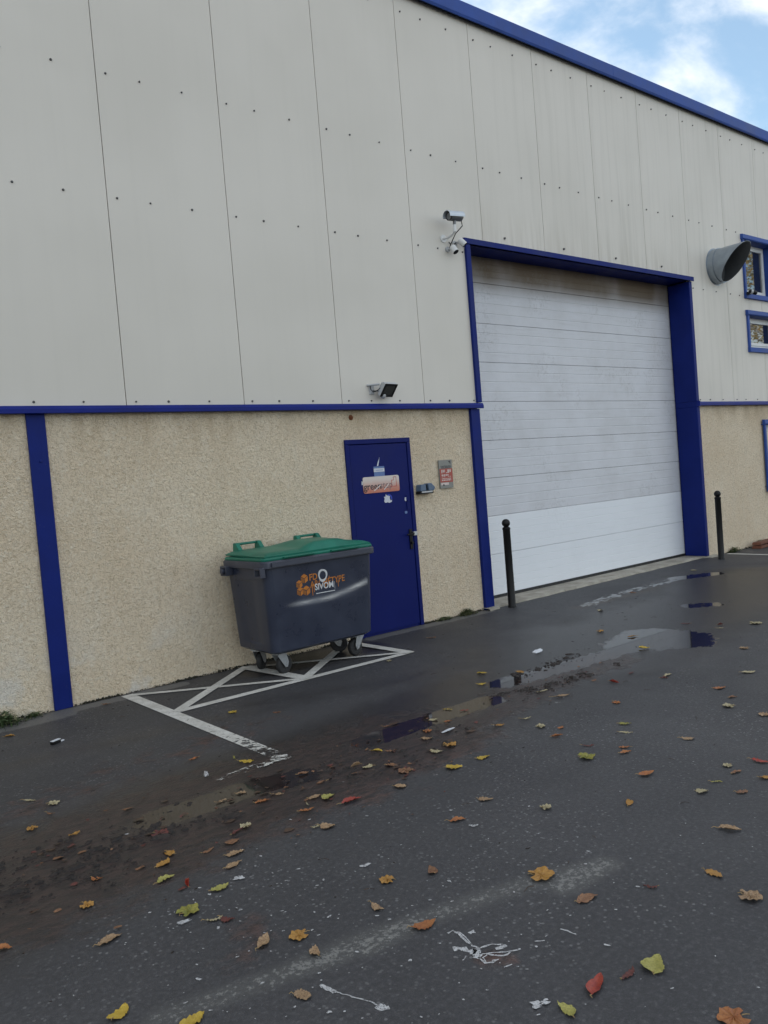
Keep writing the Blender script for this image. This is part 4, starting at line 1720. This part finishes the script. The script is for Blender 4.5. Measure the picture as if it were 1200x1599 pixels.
splash('paint_splash', [
    ([z7(785, 418), z7(800, 428), z7(850, 450)], .009),
    ([z7(840, 448), z7(900, 465), z7(1000, 490), z7(1060, 515)], .0032),
    ([z7(1050, 515), z7(1075, 525), z7(1105, 522)], .015),
], 'long thin white paint dribble with a blob at its right end')

# brown board at the right edge and small litter
mb = MB()
mb.prism([(0, 0), (.62, .02), (.60, .055), (.02, .05)], 'y', -.16, .0)
mb.prism([(.02, .06), (.66, .075), (.63, .11), (.06, .10)], 'y', -.14, .01)
tag(mb.build('brown_board', plain('red_brown_wood', (.13, .045, .025), .75, 0, .4, 14), loc=(13.0, -.10, 0), bevel=.006), 'reddish brown boards lying at the wall foot under the ground floor window', 'board')


def scrap(px, py, pts, label, mat=None, h=.012):
    x, y = G(px, py)
    mb = MB()
    top = [(a, b, .004 + h * rr.random()) for a, b in pts]
    cx, cy = sum(p[0] for p in pts) / len(pts), sum(p[1] for p in pts) / len(pts)
    i = len(mb.v)
    mb.v += top + [(p[0], p[1], max(.002, p[2] - .006)) for p in top] + [(cx, cy, .004 + h)]
    n_ = len(top)
    for k in range(n_):
        k2 = (k + 1) % n_
        mb.f += [[i + k, i + k2, i + 2 * n_], [i + n_ + k, i + n_ + k2, i + k2, i + k]]
        mb.m += [0, 0]; mb.sm += [False, False]
    return tag(mb.build('paper_scrap', mat or M_SPLASH, loc=(x, y, 0)), label, 'litter')


M_TISSUE = plain('white_tissue', (.62, .64, .68), .7)
scrap(841, 1020, [(-.05, -.02), (0, -.035), (.05, -.01), (.055, .02), (.01, .03), (-.02, .015), (-.055, .02)], 'crumpled white tissue on the asphalt in front of the near bollard', M_TISSUE, .03)
scrap(700, 1142, [(-.06, -.012), (.0, -.018), (.06, 0), (.05, .014), (-.05, .01)], 'small flat white paper scrap at the dark puddle edge', M_TISSUE)
scrap(322, 1212, [(-.02, -.03), (.0, -.035), (.02, .02), (.01, .04), (-.01, .01)], 'little white paint chip standing above the worn end of the bay line', M_SPLASH, .02)
x, y = G(88, 1161)
bxo = thing('cigarette_packet', 'flattened dark packet with white top edge lying in front of the left post', 'litter', (x, y, 0), R(25))
mb = MB()
mb.box(-.04, .03, -.015, .015, 0, .022)
mb.build('packet', M_BLACK, bxo, bevel=.003)
mb = MB()
mb.box(-.038, .03, -.014, .014, .0225, .026)
mb.box(.032, .065, -.006, .008, .001, .008)
mb.build('paper', M_TISSUE, bxo)

# ------------------------------------------------------------------ fallen leaves


def leaf(kind, Lc, mat, seed, px, py, label, rot_=None, curl=None):
    rr_ = random.Random(seed * 7 + 3)
    L = Lc / 100.0 * .86
    x, y = G(px, py)
    mb = MB()
    curl = rr_.uniform(.04, .28) if curl is None else curl
    fold = rr_.uniform(.1, .5) * (1 if kind != 'folded' else 2.0)
    tw = rr_.uniform(-.5, .5)
    if kind in ('oval', 'narrow', 'folded', 'heart', 'round'):
        asp = {'oval': .27, 'narrow': .15, 'folded': .21, 'heart': .44, 'round': .40}[kind]
        n = 15
        rows = []
        for i in range(n + 1):
            q = i / n
            if kind == 'heart':
                wd = (math.sin(math.pi * min(1, q ** .55)) ** .75) * (1 - .15 * q)
            elif kind == 'round':
                wd = math.sin(math.pi * q) ** .55
            else:
                wd = math.sin(math.pi * q ** .85) ** .9
            wd *= L * asp * (1 + .04 * ((i % 2) - .5) + rr_.uniform(-.03, .03)) + 1e-5
            cx = L * (q - .5)
            sag = curl * L * ((q - .5) ** 2) * 1.5
            row = []
            for s in (-1, -.5, 0, .5, 1):
                yy = s * wd
                zz = abs(s) * wd * math.tan(min(1.2, fold)) * .8 + sag + .004 * rr_.uniform(-1, 1) * abs(s) + tw * yy * (q - .5)
                xx = cx - (.12 * L * (1 - q) * abs(s) ** 2 if kind == 'heart' else 0)
                row.append((xx, yy * math.cos(min(1.2, fold)) + .012 * math.sin(q * 3 + seed), zz))
            rows.append(row)
        mb.grid(rows, 0, True)
        s0 = rows[0][2]
    else:                                            # lobed
        n = 40
        prof_ = []
        for i in range(n):
            a = 2 * math.pi * i / n
            lob = .80 + .15 * abs(math.cos(2.5 * a)) ** 1.3 + rr_.uniform(-.035, .035)
            if abs(a - math.pi) < .35:
                lob *= .55
            prof_.append((a, lob))
        rows = []
        for q in (.001, .35, .7, 1.0):
            row = []
            for a, lob in prof_ + prof_[:1]:
                rad = L * .5 * lob * q
                zz = curl * L * (q * q) * .35 * (1 + .6 * math.sin(3 * a + seed)) + .003 * math.sin(9 * a + seed)
                row.append((rad * math.cos(a) * 1.05, rad * math.sin(a), zz))
            rows.append(row)
        mb.grid(rows, 0, True)
        s0 = (-L * .28, 0, .004)
    sl_ = L * rr_.uniform(.10, .30)
    mb.tube([s0, (s0[0] - sl_ * .5, s0[1] + .004, s0[2] + .004), (s0[0] - sl_, s0[1] + sl_ * rr_.uniform(-.3, .3), s0[2] + .002)], [.0018, .0013, .001], 5, 1)
    zmin = min(v[2] for v in mb.v)
    mb.v = [(v[0], v[1], v[2] - zmin) for v in mb.v]
    o = mb.build('fallen_leaf', [LM[mat], M_STEM], loc=(x, y, .003), fixn=False, sharp=80)
    o.rotation_euler = (0, 0, R(rr_.uniform(-45, 45) - 38 + (180 if rr_.random() < .5 else 0)) if rot_ is None else R(rot_ * 1.6 - 38))
    return tag(o, label, 'leaf', 'autumn leaves scattered on the asphalt')


LEAVES = [
    # px, py, cm, shape, colour, label, rotation
    (15, 1151, 9, 'folded', 'ochre', 'curled ochre leaf below the bushy weed tuft at the far left'),
    (47, 1252, 9, 'narrow', 'pale', 'narrow pale leaf lying left of a broad olive tan leaf', 0),
    (84, 1256, 8, 'lobed', 'pale', 'broad olive tan leaf above the mud, right of a narrow pale leaf'),
    (80, 1271, 6, 'narrow', 'brown', 'thin brown leaf scrap just below the broad olive tan leaf'),
    (50, 1295, 7, 'lobed', 'ochre', 'small orange yellow lobed leaf in the mud near the left edge'),
    (115, 1304, 5, 'heart', 'ochre', 'tiny ochre leaf alone in the dark mud at left'),
    (302, 1186, 8, 'folded', 'orange', 'curled orange brown leaf left of the bright yellow one by the bay corner'),
    (385, 1191, 11, 'oval', 'yellow', 'bright yellow oval leaf inside the worn corner of the white bay line', 0),
    (366, 1184, 6, 'narrow', 'lime', 'small greenish leaf just left of the bright yellow oval leaf'),
    (364, 1113, 8, 'lobed', 'yellow', 'yellow leaf on the asphalt right of the bay marking junction'),
    (432, 1114, 6, 'narrow', 'orange', 'small rusty leaf between the bay marking and the dark puddle'),
    (347, 1252, 8, 'narrow', 'tan', 'tan leaf floating in the tan puddle reflection at left', 8),
    (377, 1240, 7, 'oval', 'tan', 'pale tan leaf at the edge between tan and dark puddle reflection', -5),
    (411, 1253, 10, 'folded', 'orange', 'rusty red folded leaf with a pale tip below the bay corner'),
    (434, 1242, 8, 'narrow', 'tan', 'slim tan leaf right of the rusty red folded leaf', 10),
    (473, 1209, 8, 'oval', 'brown', 'tan brown oval leaf right of the white bay corner', 25),
    (502, 1224, 7, 'folded', 'brown', 'brown curled leaf in mud above a pair of tan and lime leaves'),
    (492, 1246, 9, 'oval', 'tan', 'pointed tan leaf touching the lime heart shaped leaf on its left', 8),
    (515, 1246, 9, 'heart', 'lime', 'pale lime heart shaped leaf left of the red and yellow leaf', 20),
    (550, 1253, 14, 'folded', 'red', 'bright red folded leaf with yellow tip in the middle of the yard', 20),
    (480, 1267, 10, 'narrow', 'orange', 'long orange brown leaf below the lime heart shaped leaf', 25),
    (481, 1257, 4, 'narrow', 'pale', 'tiny pale leaf scrap above the long orange brown leaf'),
    (512, 1291, 9, 'round', 'tan', 'speckled tan leaf with pale tail below the red and yellow leaf', -5),
    (494, 1292, 5, 'narrow', 'pale', 'pale narrow scrap joined to the left of a speckled tan leaf', 0),
    (250, 1304, 10, 'lobed', 'dark', 'wet dark red leaf at the lower edge of the muddy band'),
    (372, 1301, 10, 'narrow', 'dark', 'dark red wet narrow leaf below the tan puddle', 35),
    (384, 1292, 7, 'lobed', 'pale', 'pale lacy leaf remnant next to a dark red narrow leaf'),
    (262, 1334, 7, 'heart', 'ochre', 'orange yellow leaf just above a pointed orange leaf at lower left'),
    (254, 1349, 10, 'oval', 'ochre', 'pointed orange leaf with dark edge below a similar smaller one', 45),
    (325, 1329, 8, 'narrow', 'brown', 'faded brown leaf half sunk in mud between orange and tan leaves', 25),
    (368, 1334, 10, 'oval', 'tan', 'upper of two speckled tan leaves lying close together', 8),
    (366, 1353, 10, 'oval', 'tan', 'lower of two speckled tan leaves lying close together', 25),
    (260, 1375, 10, 'oval', 'lime', 'pale speckled green leaf left of the upright red leaf', 35),
    (293, 1381, 9, 'folded', 'red', 'red folded leaf standing up between two pale green speckled leaves', 80),
    (343, 1388, 10, 'oval', 'lime', 'pale speckled green leaf right of the upright red leaf', 32),
    (152, 1373, 6, 'oval', 'orange', 'small rusty leaf at the lower border of the mud at left'),
    (136, 1415, 7, 'lobed', 'ochre', 'small ochre leaf alone on the clean asphalt at lower left'),
    (172, 1470, 11, 'oval', 'tan', 'tan pointed oval leaf low in the left part of the yard', 20),
    (4, 1485, 8, 'oval', 'orange', 'rusty leaf cut by the left edge of the picture', 10),
    (294, 1425, 11, 'lobed', 'green', 'green yellow broad leaf above a long white paint smear', 35),
    (334, 1437, 8, 'narrow', 'pale', 'broken pale leaf left of a dark red one, low in the yard'),
    (356, 1436, 7, 'oval', 'dark', 'dark red leaf beside a broken pale leaf'),
    (411, 1472, 11, 'oval', 'tan', 'speckled tan oval leaf with stem on a dark red stain', 40),
    (467, 1463, 9, 'lobed', 'ochre', 'ochre lobed leaf with stem between two speckled tan leaves'),
    (496, 1487, 8, 'oval', 'tan', 'upright speckled tan leaf above the worn chalky line', 65),
    (473, 1558, 7, 'round', 'tan', 'round pale tan leaf below the worn chalky line', 0),
    (187, 1582, 8, 'heart', 'yellow', 'yellow heart shaped leaf at the bottom left', 60),
    (299, 1594, 11, 'oval', 'yellow', 'large golden yellow leaf cut by the bottom edge', 30),
    (556, 1197, 8, 'folded', 'tan', 'tan curled leaf left of a paler one in the middle of the mud'),
    (574, 1199, 7, 'round', 'pale', 'pale tan rounded leaf right of a curled one in the mud'),
    (589, 1174, 9, 'folded', 'yellow', 'yellow curled leaf below the dark blue puddle reflection'),
    (613, 1197, 7, 'heart', 'brown', 'brown upright leaf beside a large crumpled brown leaf'),
    (634, 1205, 11, 'lobed', 'brown', 'large crumpled brown leaf at the lower mud border mid yard'),
    (625, 1229, 8, 'round', 'tan', 'round speckled tan leaf just below the mud in mid yard', 0),
    (612, 1173, 8, 'narrow', 'brown', 'slim brown leaf right of the yellow curled leaf', 0),
    (605, 1135, 7, 'narrow', 'brown', 'slim brown leaf floating on the dark blue puddle reflection', 0),
    (668, 1143, 7, 'lobed', 'orange', 'reddish tan leaf at the right end of the dark puddle reflection'),
    (668, 1155, 7, 'heart', 'tan', 'tan leaf under a reddish one at the puddle edge'),
    (703, 1165, 10, 'lobed', 'ochre', 'large tan ochre leaf right of a small pale yellow one'),
    (683, 1174, 8, 'heart', 'pale', 'small pale yellow leaf left of a large tan ochre leaf', 0),
    (711, 1199, 10, 'heart', 'yellow', 'bright yellow leaf with dark shadow in mid yard, lower of two', 0),
    (755, 1184, 10, 'oval', 'yellow', 'bright yellow leaf with long stem in mid yard, right of another', 5),
    (700, 1128, 6, 'oval', 'orange', 'small orange leaf at the lower rim of the tan puddle reflection'),
    (726, 1111, 7, 'narrow', 'red', 'small red leaf on the tan puddle reflection', 5),
    (700, 1109, 7, 'narrow', 'yellow', 'small yellow leaf on the tan puddle reflection left of a red one', 0),
    (677, 1125, 6, 'round', 'pale', 'pale yellow round leaf at the corner of dark and tan reflections'),
    (780, 1133, 8, 'oval', 'ochre', 'ochre leaf at the lower right rim of the mud', 0),
    (822, 1123, 8, 'narrow', 'pale', 'slim pale olive leaf above the orange curled leaf', 0),
    (845, 1136, 8, 'lobed', 'pale', 'pale crumpled leaf upper left of the orange brown curled leaf'),
    (875, 1137, 6, 'oval', 'orange', 'small faint orange leaf just above the orange brown curled leaf'),
    (871, 1151, 9, 'folded', 'orange', 'orange brown curled leaf with a white rim right of mid yard', 20),
    (916, 1184, 12, 'lobed', 'green', 'green and yellow jagged leaf right of mid yard', 0),
    (919, 1165, 8, 'narrow', 'dark', 'faint dark red leaf just above the jagged green leaf', 0),
    (759, 1249, 9, 'oval', 'tan', 'speckled tan leaf alone below the two bright yellow leaves', -12),
    (715, 1282, 9, 'oval', 'orange', 'orange brown oval leaf alone left of a white paint blot', -8),
    (853, 1263, 7, 'lobed', 'pale', 'small pale crumpled leaf right of a speckled tan leaf, mid yard'),
    (605, 1376, 8, 'lobed', 'ochre', 'small ochre leaf with stem left of a brown red leaf'),
    (674, 1360, 7, 'heart', 'brown', 'brown red upright leaf right of the small ochre leaf', 80),
    (591, 1418, 8, 'oval', 'tan', 'faded tan leaf above the chalky line in lower mid yard', -20),
    (662, 1445, 12, 'oval', 'orange', 'orange pointed leaf lying on the worn chalky line', 12),
    (846, 1369, 13, 'lobed', 'ochre', 'large ochre lobed leaf with stem at the end of the chalky line', 0),
    (918, 1406, 11, 'oval', 'brown', 'brown pointed leaf below and right of the large ochre leaf', 8),
    (1027, 1507, 11, 'heart', 'lime', 'pale yellow heart shaped leaf with upright stem at lower right', 265),
    (932, 1541, 14, 'folded', 'red', 'bright red folded leaf at the bottom right', 45),
    (980, 1522, 9, 'narrow', 'dark', 'dark red narrow leaf between the bright red and the pale yellow leaf', 38),
    (883, 1581, 9, 'oval', 'lime', 'lime speckled leaf at the bottom, left of the bright red leaf', 70),
    (1146, 1592, 11, 'lobed', 'orange', 'rusty leaf cut by the bottom edge at lower right'),
    (1172, 1403, 10, 'lobed', 'tan', 'squarish tan leaf near the right edge'),
    (1115, 1368, 9, 'oval', 'ochre', 'muddy ochre leaf left of the squarish tan leaf', -35),
    (1016, 1386, 6, 'narrow', 'dark', 'faint dark brown leaf stain piece right of the brown pointed leaf'),
    (1140, 1296, 11, 'oval', 'tan', 'pointed pale tan leaf with stem near the right edge', -5),
    (980, 1255, 8, 'oval', 'ochre', 'ochre speckled leaf right of mid yard, alone', 50),
    (1010, 1210, 11, 'oval', 'orange', 'orange pointed leaf lying below a pair of rusty leaves', 4),
    (975, 1168, 7, 'oval', 'orange', 'upper of two rusty leaves below the olive green leaf'),
    (978, 1177, 8, 'oval', 'orange', 'lower of two rusty leaves, just above the orange pointed leaf', 5),
    (977, 1132, 9, 'oval', 'green', 'olive green leaf at right above a tan narrow one', 0),
    (978, 1145, 9, 'narrow', 'pale', 'tan narrow leaf just under the olive green leaf', 0),
    (1075, 1154, 9, 'oval', 'tan', 'pale tan oval leaf at right, level with the rusty pair', 0),
    (1097, 1237, 7, 'round', 'pale', 'pale round leaf left of a dull pink brown one at right'),
    (1160, 1238, 6, 'round', 'brown', 'dull pink brown round leaf at right, right of a pale round one'),
    (1120, 1223, 6, 'narrow', 'lime', 'small yellow green leaf above the pale round leaf at right'),
    (1137, 1197, 6, 'lobed', 'pale', 'small pale crumpled leaf left of a brown curled one at right'),
    (1151, 1207, 8, 'folded', 'brown', 'brown curled leaf below a small pale crumpled one at right', 30),
    (1189, 1190, 11, 'folded', 'red', 'deep red folded leaf at the right edge', -15),
    (1196, 1215, 8, 'oval', 'ochre', 'ochre leaf cut by the right edge below the deep red leaf'),
    (1139, 1104, 9, 'lobed', 'pale', 'olive tan leaf right of the olive green one, higher up'),
    (1195, 1117, 9, 'lobed', 'tan', 'tan pinkish leaf cut by the right edge above the deep red leaf'),
    (1146, 1090, 7, 'oval', 'brown', 'faint olive brown leaf just above the olive tan leaf'),
    (963, 1098, 7, 'lobed', 'orange', 'small pinkish red leaf below the red leaf at the mud end'),
    (960, 1066, 10, 'folded', 'red', 'red leaf with dark stem at the right end of the mud'),
    (878, 1087, 16, 'narrow', 'tan', 'long pinkish tan leaf at the lower rim of the mud tracks', 12),
    (848, 1080, 11, 'narrow', 'pale', 'long pale leaf sliver in the mud left of the pinkish one', 8),
    (1044, 1055, 9, 'oval', 'pale', 'pale leaf overlapping a dark red one right of the big puddle', 10),
    (1038, 1060, 7, 'folded', 'dark', 'dark red leaf under a pale one right of the big puddle'),
    (812, 1050, 9, 'round', 'ochre', 'ochre leaf at the left end of the watery tracks'),
    (754, 1052, 8, 'heart', 'yellow', 'upper of two yellow leaves left of the watery tracks', 10),
    (752, 1069, 9, 'oval', 'yellow', 'lower of two yellow leaves left of the watery tracks', 5),
    (1008, 1013, 10, 'heart', 'yellow', 'bright yellow leaf at the near edge of the big puddle', -10),
    (987, 995, 10, 'folded', 'ochre', 'olive ochre curled leaf lying in the big puddle'),
    (1180, 974, 14, 'lobed', 'pale', 'pale yellow large leaf near the right edge beyond the puddle'),
    (1125, 982, 7, 'narrow', 'pale', 'small pale leaf scrap right of the big puddle', 0),
    (1170, 1051, 12, 'oval', 'pale', 'pale cream oval leaf at right below the puddle level', 10),
    (1110, 1037, 0, '', '', ''),
    (1124, 1075, 11, 'oval', 'orange', 'rusty orange leaf at right below a pale cream one', 0),
    (1163, 1013, 9, 'lobed', 'tan', 'small tan leaf right of the puddle with the blue reflection'),
    (938, 987, 9, 'lobed', 'ochre', 'ochre leaf left of the big puddle'),
    (940, 954, 9, 'heart', 'pale', 'small pale yellow leaf on dry asphalt before the big door'),
    (988, 926, 9, 'folded', 'orange', 'rust brown curled leaf in front of the big door'),
    (1071, 975, 10, 'folded', 'dark', 'dark red curled leaf beyond the big puddle'),
    (1125, 976, 8, 'folded', 'dark', 'dark curled leaf right of another beyond the big puddle'),
    (1085, 891, 9, 'heart', 'pale', 'pale cream leaf near the foot of the right blue jamb'),
    (882, 920, 9, 'oval', 'brown', 'brown leaf lying on the concrete threshold'),
    (675, 997, 10, 'narrow', 'brown', 'dull brown narrow leaf in front of the blue door corner', 10),
    (608, 1033, 6, 'lobed', 'pale', 'small pale leaf scrap beside the right tip of the bay marking'),
    (540, 998, 9, 'lobed', 'tan', 'tan leaf caught under the bin beside its right front wheel'),
    (166, 1100, 8, 'narrow', 'brown', 'grey brown narrow leaf on the pale verge right of the left post', 8),
]
for i, d in enumerate(LEAVES):
    px, py, cm, shp, colr, lab = d[:6]
    if not cm:
        continue
    leaf(shp, cm, colr, i, px, py, lab, d[6] if len(d) > 6 else None)

# small twigs and stem bits on the yard: nobody could count them
mb = MB()
for k in range(140):
    x, y = rr.uniform(1, 11), rr.uniform(-4.8, -.6)
    if x < (-y - 1.4) * .4:
        continue
    a = rr.uniform(0, 3.14)
    L_ = rr.uniform(.015, .06)
    mb.tube([(x, y, .004), (x + L_ * .5 * math.cos(a), y + L_ * .5 * math.sin(a), .007), (x + L_ * math.cos(a + .3), y + L_ * math.sin(a + .3), .004)], .0012, 4)
for a, b, sg_, cnt in (((-60, 1400), (330, 1275), .32, 80), ((330, 1275), (720, 1130), .24, 85), ((720, 1130), (950, 1035), .14, 60), ((420, 1300), (700, 1180), .25, 30)):
    A, B = G(*a), G(*b)
    for k in range(cnt):
        q = rr.random()
        x, y = A[0] + (B[0] - A[0]) * q, A[1] + (B[1] - A[1]) * q + rr.gauss(0, sg_)
        s = rr.lognormvariate(-4.75, .45)
        n0 = len(mb.v)
        a0 = rr.uniform(0, 6.28)
        for k2 in range(6):
            aa = a0 + k2 * 1.047
            mb.v.append((x + s * math.cos(aa) * rr.uniform(.5, 1.2) * 1.5, y + s * math.sin(aa) * rr.uniform(.4, 1), rr.uniform(.003, .012)))
        mb.f.append([n0 + k2 for k2 in range(6)])
        mb.m.append(rr.choice((0, 0, 1, 2)))
        mb.sm.append(False)
o = mb.build('leaf_litter', [M_ROT, LM['brown'], LM['dark']], fixn=False)
o['kind'] = 'stuff'
o['label'] = 'tiny stems and twig bits scattered over the asphalt'

# ------------------------------------------------------------------ trees across the yard, seen only mirrored in the window panes
t = NT('birch_bark')
c = t.mix(t.ramp(t.noise(1, 4, .7, t.mapping((2, 2, 9))), .5, .62), (.5, .48, .43), (.06, .05, .045))
M_BARK = t.out(c, .85)
t = NT('autumn_foliage')
c = t.mix(t.ramp(t.noise(1.3, 3), .35, .65), (.30, .17, .035), (.20, .19, .06))
M_FOL = t.out(t.mix(t.ramp(t.noise(6, 2), .4, .6), c, (.34, .26, .10)), .6)


def tree(loc, h, seed, label):
    r_ = random.Random(seed)
    T = thing('birch_tree', label, 'tree', loc, group='birch trees across the yard')
    mb = MB()
    mb.tube([(0, 0, 0), (.1, .05, h * .3), (-.05, .1, h * .6), (.1, 0, h * .92)], [.18, .14, .09, .03], 10)
    tips = []
    for k in range(26):
        z = h * r_.uniform(.22, .88)
        a = r_.uniform(0, 6.28)
        L_ = h * .26 * (1.1 - z / h) + .6
        tip = (L_ * math.cos(a), L_ * math.sin(a), z + L_ * .5)
        mb.tube([(0, 0, z), (tip[0] * .5, tip[1] * .5, z + L_ * .32), tip], [.05, .03, .012], 6)
        tips.append((z, tip))
    mb.build('trunk', M_BARK, T)
    mb = MB()
    for z, tip in tips:
        for q in (.45, .75, 1.0, 1.15):
            c_ = Vector((tip[0] * q, tip[1] * q, z + (tip[2] - z) * q))
            for k in range(34):
                p = c_ + Vector((r_.gauss(0, .42), r_.gauss(0, .42), r_.gauss(-.1, .40)))
                u_ = Vector((r_.gauss(0, 1), r_.gauss(0, 1), r_.gauss(0, 1))).normalized() * .07
                v_ = u_.orthogonal().normalized() * .05
                mb.poly([p - u_, p + v_, p + u_, p - v_])
    mb.build('crown', M_FOL, T, fixn=False)


tree((40.0, -11.5, 0), 15, 1, 'tall thin birch with ochre leaves mirrored in the upper window')
tree((46.0, -14.0, 0), 16, 2, 'birch behind the first one mirrored in the lower window')
tree((35.0, -9.0, 0), 13, 3, 'nearest yellowing birch across the yard mirrored in the panes')
